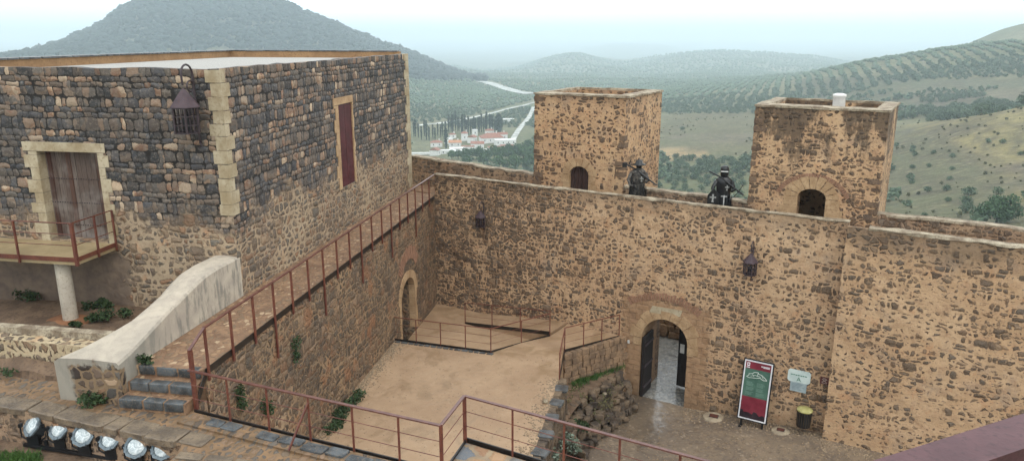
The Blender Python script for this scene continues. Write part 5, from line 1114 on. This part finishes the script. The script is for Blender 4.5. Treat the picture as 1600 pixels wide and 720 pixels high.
def terrain():
    na = 900; az = np.concatenate([np.linspace(-.75, .78, na), np.linspace(.78, 2*math.pi-.75, 200)[1:-1]]); nr = 330
    rr = np.exp(np.linspace(math.log(26), math.log(16400), nr)); A_, R_ = np.meshgrid(az, rr); X = R_*np.sin(A_); Y = R_*np.cos(A_); Z = ground(X.ravel(), Y.ravel()).reshape(X.shape)
    m = len(az); V = np.stack([X, Y, Z], -1).reshape(-1, 3); V = np.vstack([V, [[0, 0, -8]]])
    i, j = np.meshgrid(np.arange(nr-1), np.arange(m), indexing='ij'); j2 = (j+1) % m
    q = np.stack([i*m+j, (i+1)*m+j, (i+1)*m+j2, i*m+j2], -1).reshape(-1, 4)
    me = bpy.data.meshes.new('hills'); nq = len(q)
    me.vertices.add(len(V)); me.vertices.foreach_set('co', V.astype(np.float32).ravel()); cen = len(V)-1
    tri = np.array([[cen, (jj+1) % m, jj] for jj in range(m)]); me.loops.add(nq*4+len(tri)*3); me.loops.foreach_set('vertex_index', np.concatenate([q[:, ::-1].ravel(), tri[:, ::-1].ravel()]).astype(np.int32))
    me.polygons.add(nq+len(tri)); me.polygons.foreach_set('loop_start', np.concatenate([np.arange(nq)*4, nq*4+np.arange(len(tri))*3]).astype(np.int32)); me.update(calc_edges=True); me.validate()
    u, v = projn(V[:, 0], V[:, 1], V[:, 2]); r = np.hypot(V[:, 0], V[:, 1]); n1 = npnoise(V[:, 0]/60, V[:, 1]/60, 21); n2 = npnoise(V[:, 0]/18, V[:, 1]/18, 22)
    def C(h): return np.array(srgb(h)[:3])
    col = np.tile(C('77765a'), (len(V), 1)); f = np.clip(n1*2+.5, 0, 1)[:, None]; col = col*(1-f)+C('646a4a')*f
    mt = np.clip((760-u)/120, 0, 1)*np.clip((r-1150)/250, 0, 1)*np.clip((2600-r)/200, 0, 1); mt = mt[:, None]; col = col*(1-mt)+(C('252f27')*(1-f)+C('333b33')*f)*mt
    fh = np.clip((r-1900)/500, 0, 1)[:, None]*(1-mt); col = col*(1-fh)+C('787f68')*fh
    rock = (mt[:, 0]*np.clip((npnoise(V[:, 0]/120, V[:, 2]/30, 31)-.15)*5, 0, 1)*np.clip((120-v)/60, 0, 1))[:, None]*.25; col = col*(1-rock)+C('8d8a80')*rock
    def blob(u0, u1, v0, v1, c, ra=0, rb=1e9, soft=14, k=1.0):
        nonlocal col
        uu = u+n2*26+n1*18; vv = v+n2*8+n1*8
        w = np.clip((uu-u0)/soft, 0, 1)*np.clip((u1-uu)/soft, 0, 1)*np.clip((vv-v0)/5, 0, 1)*np.clip((v1-vv)/5, 0, 1)*((r > ra) & (r < rb))*k; w = w[:, None]; col = col*(1-w)+C(c)*w
    blob(1020, 1300, 176, 250, '66634a', 300, 800); blob(1020, 1110, 232, 250, 'a58c66', 300, 500); blob(1040, 1180, 205, 228, '6f6458', 300, 800, k=.6)
    blob(1230, 2000, 118, 186, '575a45', 430, 900); blob(1400, 2000, 134, 160, '7d745f', 430, 900, k=.6); blob(1420, 2000, 150, 182, '625a54', 430, 800, k=.5)
    blob(1200, 2000, 160, 360, '62614a', 60, 425); 
    w = (np.clip((v-(330-(u-1400)*.75))/-1+60, 0, 60)/60)  # upper part of the spur is dry grass
    yl = np.clip((u-1400-(v-190)*1.4)/60+n2*1.5, 0, 1)*(r < 425)*(r > 120)*(u > 1380); yl = yl[:, None]; yc = np.clip(n2*3+.55, 0, 1)[:, None]; col = col*(1-yl)+(C('857b54')*yc+C('5f554a')*(1-yc))*yl
    yt = (np.clip((205-v)/14, 0, 1)*(r < 425)*(r > 250)*(u > 1400))[:, None]; col = col*(1-yt)+C('8a8059')*yt
    dk = np.clip((npnoise(V[:, 0]/7, V[:, 1]/7, 77)-.05)*4, 0, 1)*(r < 700)*(u > 1010)*.55; col = col*(1-dk[:, None])+C('514b3c')*dk[:, None]
    sp2 = np.clip((npnoise(V[:, 0]/3.2, V[:, 1]/3.2, 78)-.1)*4, 0, 1)*(r < 450)*(u > 1380)*.6; col = col*(1-sp2[:, None])+C('4f4a42')*sp2[:, None]
    blob(1195, 1260, 108, 119, 'c9a58e', 1200, 3200, 6)
    at_ = me.color_attributes.new('ground_colour', 'FLOAT_COLOR', 'POINT'); at_.data.foreach_set('color', np.hstack([col, np.ones((len(V), 1))]).astype(np.float32).ravel())
    t = NT('hill_ground'); a_ = t.n('ShaderNodeVertexColor'); a_.layer_name = 'ground_colour'; p = t.pos()
    n = t.noise(p, .06, 6, .7, dist=.5).outputs[0]; m_ = t.noise(p, .35, 5, .7).outputs[0]; g = t.noise(p, .012, 5, .65).outputs[0]
    c = t.mix(t.math('MULTIPLY', t.ss(n, .42, .66), .6), a_.outputs[0], '4b4a3a'); c = t.mix(t.math('MULTIPLY', t.ss(m_, .5, .7), .45), c, 'a39878'); c = t.mix(t.math('MULTIPLY', t.ss(m_, .45, .3), .5), c, '3d3d30'); c = t.mix(t.math('MULTIPLY', t.ss(g, .5, .65), .3), c, '55603f')
    n4 = t.noise(t.vm('MULTIPLY', p, (1, 1, 2.5)), .55, 5, .75, dist=1.5).outputs[0]; c = t.mix(t.math('MULTIPLY', t.ss(n4, .5, .58), .4), c, '5a5346')
    n3 = t.noise(p, 1.4, 4, .75).outputs[0]; c = t.mix(t.math('MULTIPLY', t.ss(n3, .52, .64), .45), c, '4a4636'); c = t.mix(t.math('MULTIPLY', t.ss(n3, .46, .36), .3), c, 'a59c80')
    # far groves read as rows of dots: trees seen as surface pattern beyond the modelled ones
    v_ = t.vor(t.vm('MULTIPLY', p, (.085, .12, 0)), 'F1', 1, .35); cd = t.n('ShaderNodeVectorMath', operation='LENGTH'); t.l(p, cd.inputs[0]); far = t.ss(cd.outputs['Value'], 1900, 2600); dots = t.math('MULTIPLY', t.ss(v_.outputs['Distance'], .42, .28), far); c = t.mix(t.math('MULTIPLY', dots, .8), c, '39452f')
    t.done(c, .95, t.bump(t.math('ADD', n, m_), .6, 1.2), .1)
    me.polygons.foreach_set('use_smooth', [True]*len(me.polygons)); me.materials.append(t.m); o = bpy.data.objects.new('hills', me); COL.objects.link(o); o['kind'] = 'structure'
terrain()
# ---------------------------------------------------------------- trees
M_olive = leafmat('olive_leaves', '4d5f4a', '66765c', '39493a'); M_bark = simple('bark', '3b3228', '54483b', 3, .9, .4)
M_cyp = leafmat('cypress_leaves', '22352b', '2e4433', '1b2a24'); M_pine = leafmat('pine_leaves', '34502c', '4d6a3a', '2a3f2a'); M_scrub = leafmat('scrub_leaves', '1d2926', '28342d', '161f1d')
grove = []
def grid(sp, sr, ang, ra, rb, u0, u1, test, jit=.18, prob=1.0, size=(1.7, 2.4)):
    R = rb; n1, n2 = int(2*R/sp), int(2*R/sr); i, j = np.meshgrid(np.arange(-n1//2, n1//2+1), np.arange(-n2//2, n2//2+1)); i = i.ravel()*sp; j = j.ravel()*sr
    i = i+RNG.normal(size=len(i))*jit*sp; j = j+RNG.normal(size=len(j))*jit*sp; c, s_ = math.cos(ang), math.sin(ang); x = i*c-j*s_; y = i*s_+j*c; r = np.hypot(x, y); k = (r > ra) & (r < rb) & (y > 0) & (RNG.random(len(x)) < prob); x, y = x[k], y[k]
    z = ground(x, y); u, v = projn(x, y, z); r = np.hypot(x, y); k = (u > u0) & (u < u1) & test(u, v, r, npnoise(x/60, y/60, 51), npnoise(x/22, y/22, 52)); x, y, z, u, v, r = [q[k] for q in (x, y, z, u, v, r)]
    sz = size[0]+(size[1]-size[0])*RNG.random(len(x)); grove.append(np.stack([x, y, z, sz, u, v, r], 1))
vil = lambda u, v: (u > 640) & (u < 835) & (v > 200) & (v < 262)
RPX = [[(834, 168), (829, 180), (820, 192), (810, 204), (804, 214), (798, 226)], [(836, 160), (820, 165), (800, 169), (770, 177), (740, 184), (700, 192), (650, 197)], [(746, 127), (765, 131), (785, 138), (808, 145), (832, 148)]]
def road(u, v):
    k = np.zeros(np.shape(u), bool)
    for P in RPX:
        for (a0, b0), (a1, b1) in zip(P[:-1], P[1:]):
            L2_ = (a1-a0)**2+(b1-b0)**2; t_ = np.clip(((u-a0)*(a1-a0)+(v-b0)*(b1-b0))/L2_, 0, 1); k |= np.hypot(u-a0-t_*(a1-a0), (v-b0-t_*(b1-b0))*1.2) < 4.5
    return k
bare = lambda u, v: (u > 1020) & (u < 1330) & (v > 178) & (v < 247)
grid(9, 6.5, .35, 300, 700, 200, 1250, lambda u, v, r, n, m: ~vil(u, v) & ~road(u, v) & (~bare(u, v) | (m > .36)))
grid(8.2, 6.6, 1.0, 200, 345, 900, 1420, lambda u, v, r, n, m: (v > 246+n*8) & (u < 1400), size=(1.35, 1.8), jit=.12)
grid(9, 5.6, .62, 430, 760, 1180, 1750, lambda u, v, r, n, m: (v < 172) & ((v < 128+n*14) | (m > .12)), size=(1.35, 2.0), jit=.12)
grid(10, 6.2, -.35, 700, 1250, 200, 1750, lambda u, v, r, n, m: ~vil(u, v) & ~road(u, v) & ((u < 1480) | (v > 66)), size=(1.7, 2.4), jit=.1)
grid(13, 9, .5, 1250, 2100, 560, 1500, lambda u, v, r, n, m: ((u > 700) | (v > 118)) & ~road(u, v+1), size=(2.0, 2.8), prob=.95)
grid(24, 17, .2, 2100, 3150, 700, 1500, lambda u, v, r, n, m: r > 0, size=(3.2, 4.6), prob=.85)
grid(4.6, 6.2, .3, 150, 420, 1400, 1720, lambda u, v, r, n, m: (v > 226) & (u < 1508-(v-240)*.1) & (np.abs(((u-1400+(v-340)*.12) % 30)-15) < 3.6) & (m > -.4), jit=.1, size=(.8, 1.25))
grid(14, 12, .3, 150, 420, 1480, 1720, lambda u, v, r, n, m: (v > 205) & (m > .25), size=(.8, 1.5))
grid(9, 8, .2, 350, 620, 1400, 1720, lambda u, v, r, n, m: (v > 152) & (v < 192) & (m > -.02), size=(2.0, 3.6))
grid(9, 8, .2, 150, 300, 1480, 1720, lambda u, v, r, n, m: (v > 300) & (n > .15), size=(1.2, 2))
G_ = np.vstack(grove); print('olive trees', len(G_))
keep_ = len(grove)
grid(5, 5, .2, 150, 640, 1010, 1720, lambda u, v, r, n, m: (((u < 1330) & (v > 176) & (v < 250)) | ((u > 1380) & (v > 120))) & (m+n*.6 > .02), jit=.5, prob=.6, size=(.2, .62))
SH_ = grove.pop(); SH_ = SH_[~road(SH_[:, 4], SH_[:, 5])]
# dark scrub and pines on the mountain
mx_ = []
for _ in range(7): 
    n_ = 4000; r = 1150+RNG.random(n_)*750; a_ = -.72+RNG.random(n_)*.78; x, y = r*np.sin(a_), r*np.cos(a_); z = ground(x, y); u, v = projn(x, y, z); k = (u < 760) & (v < 128) & (npnoise(x/90, y/90, 61) > -.42); mx_.append(np.stack([x, y, z, 1.8+5.0*RNG.random(n_)**3, u, v, r], 1)[k])
MS = np.vstack(mx_)
def ico(sub=1):
    bm = bmesh.new(); bmesh.ops.create_icosphere(bm, subdivisions=sub, radius=1); v = np.array([q.co[:] for q in bm.verts]); f = np.array([[q.index for q in g.verts] for g in bm.faces]); bm.free(); return v, f
def mass(name, P, mat, label, cat=None):
    """many far crowns as one mesh: ragged low blobs, nearer ones made of leaf clumps"""
    VV, FF = [], []; o = 0; v1, f1 = ico(1)
    near = P[P[:, 6] < 800]; far = P[P[:, 6] >= 800]
    if len(far):
        n = len(far); j = 1+.28*RNG.normal(size=(n, len(v1), 1)); s_ = far[:, 3][:, None, None]; V = v1[None]*j*s_*np.array([1, 1, .8]); V[:, :, :2] += 0; V += np.stack([far[:, 0], far[:, 1], far[:, 2]+far[:, 3]*.75], 1)[:, None]
        VV.append(V.reshape(-1, 3)); FF.append((f1[None]+np.arange(n)[:, None, None]*len(v1)).reshape(-1, 3)); o = n*len(v1)
    if len(near):
        n = len(near); m = 42; d = RNG.normal(size=(n, m, 3)); d /= np.linalg.norm(d, axis=2, keepdims=True); q = d*(RNG.random((n, m, 1))**.4)*near[:, 3][:, None, None]*np.array([1, 1, .75]); c = np.stack([near[:, 0], near[:, 1], near[:, 2]+near[:, 3]*.85], 1)[:, None]+q
        a_ = RNG.normal(size=(n, m, 3)); a_ /= np.linalg.norm(a_, axis=2, keepdims=True); b_ = np.cross(a_, RNG.normal(size=(n, m, 3))); b_ /= np.linalg.norm(b_, axis=2, keepdims=True); k = near[:, 3][:, None, None]*.42*(.7+.6*RNG.random((n, m, 1)))
        T_ = np.stack([c-a_*k, c+a_*k*.6-b_*k, c+a_*k*.5+b_*k*.9], 2); VV.append(T_.reshape(-1, 3)); FF.append((np.arange(n*m*3)+o).reshape(-1, 3))
    V = np.vstack(VV); Fc = np.vstack(FF); me = bpy.data.meshes.new(name); me.vertices.add(len(V)); me.vertices.foreach_set('co', V.astype(np.float32).ravel()); me.loops.add(len(Fc)*3); me.loops.foreach_set('vertex_index', Fc.ravel().astype(np.int32)); me.polygons.add(len(Fc)); me.polygons.foreach_set('loop_start', (np.arange(len(Fc))*3).astype(np.int32)); me.update(calc_edges=True)
    me.materials.append(mat); o_ = bpy.data.objects.new(name, me); COL.objects.link(o_); return tag(o_, label, cat, None, 'stuff')
def seen(u, v):
    return ((u > 1048) & (u < 1172) & (v < 312)) | ((u > 1425) & (v < 345) & (u < 1600)) | ((u > 645) & (u < 830) & (v < 240)) | ((u > 800) & (u < 1600) & (v < 132))
k = seen(G_[:, 4], G_[:, 5]) & (G_[:, 6] > 120); idx = np.where(k)[0]; idx = idx[np.argsort(-G_[idx, 3]/G_[idx, 6])][:296]; mask = np.ones(len(G_), bool); mask[idx] = False
mass('olive_grove', G_[mask], M_olive, 'olive groves covering the valley and the far slopes beyond the single trees')
mass('hill_scrub', SH_, leafmat('hill_scrub_leaves', '4a4f38', '62603f', '3a3c2c'), 'low dry shrubs dotted over the bare slopes')
mass('mountain_scrub', MS, M_scrub, 'dark scrub and pines covering the big hazy mountain on the left')
def crown(rad, n, size, lobes=6, zc=1.0, flat=.75):
    m = MB()
    for i in range(lobes): a_ = 6.283*i/lobes; m.leaves((math.cos(a_)*rad*.45, math.sin(a_)*rad*.45, zc+random.uniform(-.15, .25)*rad), (rad*.62, rad*.62, rad*.5*flat+.1), n//lobes, size)
    m.leaves((0, 0, zc+rad*.3), (rad*.6, rad*.6, rad*.5), n//4, size); return m
protos = []
for q in range(4):
    t = thing('olive_tree', 'grey green olive tree standing in the groves on the near slopes', 'tree', F0, 'olive trees on the near slopes')
    crown(1.0, 330, .12, 5+q % 3, .62, 1.15).build('crown', M_olive, t, fix=False); MB().tube([(0, 0, -.4), (.05, .03, .2), (-.04, .05, .6)], [.12, .09, .06], 6).tube([(.05, .03, .3), (.3, -.1, .8)], [.07, .03], 5).build('trunk', M_bark, t); protos.append(t)
for n_, i in enumerate(idx):
    o = protos[n_] if n_ < 4 else copy_tree(protos[n_ % 4]); x, y, z, s_ = G_[i, :4]; o.location = (x, y, z); o.scale = (s_, s_, s_*random.uniform(.85, 1.1)); o.rotation_euler = (0, 0, random.uniform(0, 6.28))
# the big bush at the right
p = hit(1556, 350, 60, 400); t = thing('holm_oak', 'large dark round holm oak just beyond the wall at the right edge', 'tree', (tuple(p), 0)); r = np.hypot(p[0], p[1]); k = 26*r/1160; print('oak r', r)
m = MB(); [m.leaves((dx*k, dy*k, dz*k), (k*.5, k*.5, k*.42), 420, k*.06) for dx, dy, dz in ((-.55, 0, .75), (.1, .2, 1.05), (.55, 0, 1.15), (.75, -.1, .7), (0, -.3, .6), (-.8, .1, .5), (.35, .1, .5))]; m.build('crown', leafmat('oak_leaves', '3a5038', '4c6444', '2b3e2e'), t, fix=False); MB().tube([(0, 0, -1), (.1, 0, k*.5), (.3, 0, k)], [.3, .2, .1], 7).build('trunk', M_bark, t)
# ---------------------------------------------------------------- village
M_wh = simple('whitewash', 'c9c9c6', 'dededb', 1, .8, .1, obj=False); M_tile = simple('clay_roof_tiles', '7d5548', '9c6f5c', 1.2, .85, .2, obj=False); M_tile2 = simple('orange_roof_tiles', 'a06f52', 'b98a6a', 1.2, .85, .2, obj=False); M_win = simple('dark_window', '1c2024', '2a2e33', 3, .3, .05)
def house(u, v, w, d, h, rot, lab, roof='gable', rm=None, wins=3, name='village_house', chim=True):
    p = hit(u, v, 300, 1200); t = thing(name, lab, 'house', ((p[0], p[1], p[2]-.5), rot), 'white village houses'); rm = rm or M_tile
    MB().box(-w/2, w/2, -d/2, d/2, -3, h).build('wall', M_wh, t)
    e = .3
    if roof == 'gable': rr = MB().prism([(-d/2-e, h+.01), (d/2+e, h+.01), (0, h+d*.28)], -w/2-e, w/2+e, 'x').build('roof', rm, t)
    elif roof == 'hip': m = MB(); m.v = [(-w/2-e, -d/2-e, h+.01), (w/2+e, -d/2-e, h+.01), (w/2+e, d/2+e, h+.01), (-w/2-e, d/2+e, h+.01), (-w*.22, 0, h+d*.26), (w*.22, 0, h+d*.26)]; m.f = [(0, 1, 5, 4), (1, 2, 5), (2, 3, 4, 5), (3, 0, 4), (3, 2, 1, 0)]; rr = m.build('roof', rm, t)
    else: rr = MB().box(-w/2-.1, w/2+.1, -d/2-.1, d/2+.1, h+.01, h+.25).build('roof', M_wh if roof == 'flat' else rm, t)
    if chim: MB().box(w*.2, w*.2+.7, -.3, .4, h+.3, h+d*.28+1.1).build('chimney', M_wh, rr)
    for i in range(wins): x = -w/2+w*(i+.5)/wins; MB().box(x-.35, x+.35, -d/2-.03, -d/2+.05, h*.45, h*.45+1.1).build('window', M_win, t)
HS = [(682, 229, 8.5, 6, 3.6, .1, 'red roofed white house left of the lone middle cypress', 'hip', None, 2), (680, 243, 5, 6, 4.2, 1.3, 'small white gable ended house with a red roof at the bottom left of the village', 'gable', None, 1),
 (661, 242, 15, 2.5, 1.8, .12, 'long low white wall like shed at the left end of the village', 'flat', None, 0), (698, 240, 11, 4, 2.8, .3, 'long white flat roofed building in front of the village', 'flat', None, 2),
 (711, 229, 9, 6, 3.6, .1, 'white house with an orange tiled roof right of the middle cypress', 'gable', M_tile2, 2), (726, 220, 5, 5, 6.2, .1, 'white chapel tower with a low roof and dark arched opening', 'hip', None, 1),
 (714, 238, 10, 6, 3.4, .2, 'white house with dark windows in the lower middle of the village', 'flat', None, 3), (731, 235, 9, 5, 3.2, .1, 'white house with a brown flat roof in the village middle', 'flatb', None, 2),
 (738, 223, 5, 6, 4.6, 1.2, 'narrow tall white house right of the chapel', 'gable', None, 1), (746, 232, 9, 6, 4, .0, 'white house with a brown gable roof left of the big hall', 'gable', None, 2),
 (768, 222, 17, 12, 4.2, .25, 'big white hall with a wide red hipped roof', 'hip', None, 4), (789, 226, 15, 7, 4, .2, 'long white two step building right of the red roofed hall', 'flat', None, 4),
 (765, 212, 7, 5, 4.6, .1, 'pale house behind the ridge of the red roofed hall', 'hip', None, 2), (775, 236, 11, 6, 3.2, .2, 'white terraced house below the long building', 'flatb', None, 3), (792, 233, 9, 6, 3, .2, 'white terraced house at the right end of the village', 'flatb', None, 2),
 (707, 216, 5, 4, 3.4, .4, 'small white house among the cypresses behind the orange roof', 'hip', None, 1), (793, 190, 12, 6, 2.8, .1, 'low white farm shed beyond the cypress row', 'flat', None, 0), (720, 242, 8, 5, 3, .15, 'long low white house at the front of the village above the pines', 'flat', None, 2), (753, 240, 8, 5, 3, .1, 'plain white flat roofed house above the middle pines', 'flat', None, 2), (701, 224, 5, 5, 4, .5, 'white corner house left of the orange roofed one', 'flat', None, 1), (783, 219, 9, 5, 5, .2, 'white gable wall rising right behind the big hall', 'gable', None, 2), (742, 212, 4, 4, 5, .2, 'slim white turret house in front of the cypress row', 'flat', None, 1)]
for h_ in HS: house(*h_[:7], roof=h_[7], rm=h_[8], wins=h_[9], chim=h_[7] in ('gable', 'hip'))
# cypress rows
def cyp():
    t = thing('cypress_tree', 'slim dark cypress in the rows round the white village', 'tree', F0, 'cypresses round the village'); m = MB()
    for i in range(11): z = 1+i*1.0; r_ = 1.05*math.sin(math.pi*min(.97, .12+.86*(1-i/11)**.75))*.9+.12; m.leaves((0, 0, z), (r_, r_, .8), 46, .38)
    m.build('crown', M_cyp, t, fix=False); MB().tube([(0, 0, -.8), (0, 0, 1.5)], [.2, .14], 6).build('trunk', M_bark, t); return t
cp = cyp(); first = True
for u in list(np.arange(646, 706, 4.2))+list(np.arange(706, 786, 2.9)):
    u = u+random.uniform(-1, 1); p = hit(u, random.uniform(204, 211) if u > 700 else random.uniform(212, 222), 300, 1200); o = cp if first else copy_tree(cp); first = False; k = random.uniform(.75, 1.15); o.location = tuple(p); o.scale = (k*1.0, k*1.0, k*(1.3 if u > 700 else 1.15)); o.rotation_euler = (0, 0, random.uniform(0, 6))
for u, v, k, lb in ((697, 233, 1.3, 'lone thick dark cypress in the middle of the village houses'), (779, 214, 1.6, 'tallest cypress at the right end of the row')):
    o = copy_tree(cp); o.location = tuple(hit(u, v, 300, 1200)); o.scale = (k*1.2, k*1.2, k*.95); o['label'] = lb
def pine():
    t = thing('pine_tree', 'round green pine in front of the white village', 'tree', F0, 'pines below the village'); crown(1, 520, .13, 7, 1.05, .8).build('crown', M_pine, t, fix=False); MB().tube([(0, 0, -.5), (.05, 0, .8)], [.09, .06], 6).build('trunk', M_bark, t); return t
pn = pine(); first = True
for u, v, k in ((706, 248, 2.6), (716, 247, 3), (727, 250, 3.4), (738, 247, 3.2), (749, 249, 3.8), (760, 250, 3.6), (772, 247, 4), (783, 250, 4.4), (795, 246, 4.4), (806, 250, 4.6), (818, 248, 4.6), (829, 252, 4.4), (842, 250, 4.5), (826, 236, 3.6), (812, 238, 3.4), (756, 258, 3.6), (780, 262, 3.8), (804, 264, 4), (730, 258, 3.2), (826, 264, 4)):
    p = hit(u, v+2, 250, 1200); o = pn if first else copy_tree(pn); first = False; k *= 1.15; p = p+np.array([0, 0, .2]); o.location = tuple(p); o.scale = (k, k, k*random.uniform(.85, 1.1)); o.rotation_euler = (0, 0, random.uniform(0, 6))
# roads
M_road = simple('pale_road', '8f918a', 'c4c5c0', .12, .8, .1, obj=False)
def roadstrip(name, px, w, lift=.35):
    P = []
    for a_, b_ in zip(px[:-1], px[1:]):
        for i in range(14): s_ = i/14; P.append(hit(a_[0]+(b_[0]-a_[0])*s_, a_[1]+(b_[1]-a_[1])*s_, 300, 2600))
    V, Fc = [], []
    for i, p in enumerate(P):
        d = P[min(i+1, len(P)-1)]-P[max(i-1, 0)]; d = d[:2]/(np.linalg.norm(d[:2])+1e-9); n = np.array([-d[1], d[0]])
        for s_ in (-1, -.33, .33, 1): q = p[:2]+n*w*s_/2; V.append((q[0], q[1], ground1(q[0], q[1])+lift))
        if i: 
            for c in range(3): Fc.append(((i-1)*4+c, (i-1)*4+c+1, i*4+c+1, i*4+c))
    m = MB(); m.v = V; m.f = Fc; return m.build(name, M_road, kind='structure')
roadstrip('road', [(834, 168), (829, 180), (820, 192), (810, 204), (804, 214), (798, 226)], 4.5)
roadstrip('road', [(836, 160), (820, 165), (800, 169), (770, 177), (740, 184), (700, 192), (650, 197)], 5)
roadstrip('road', RPX[2], 22, 1.2)
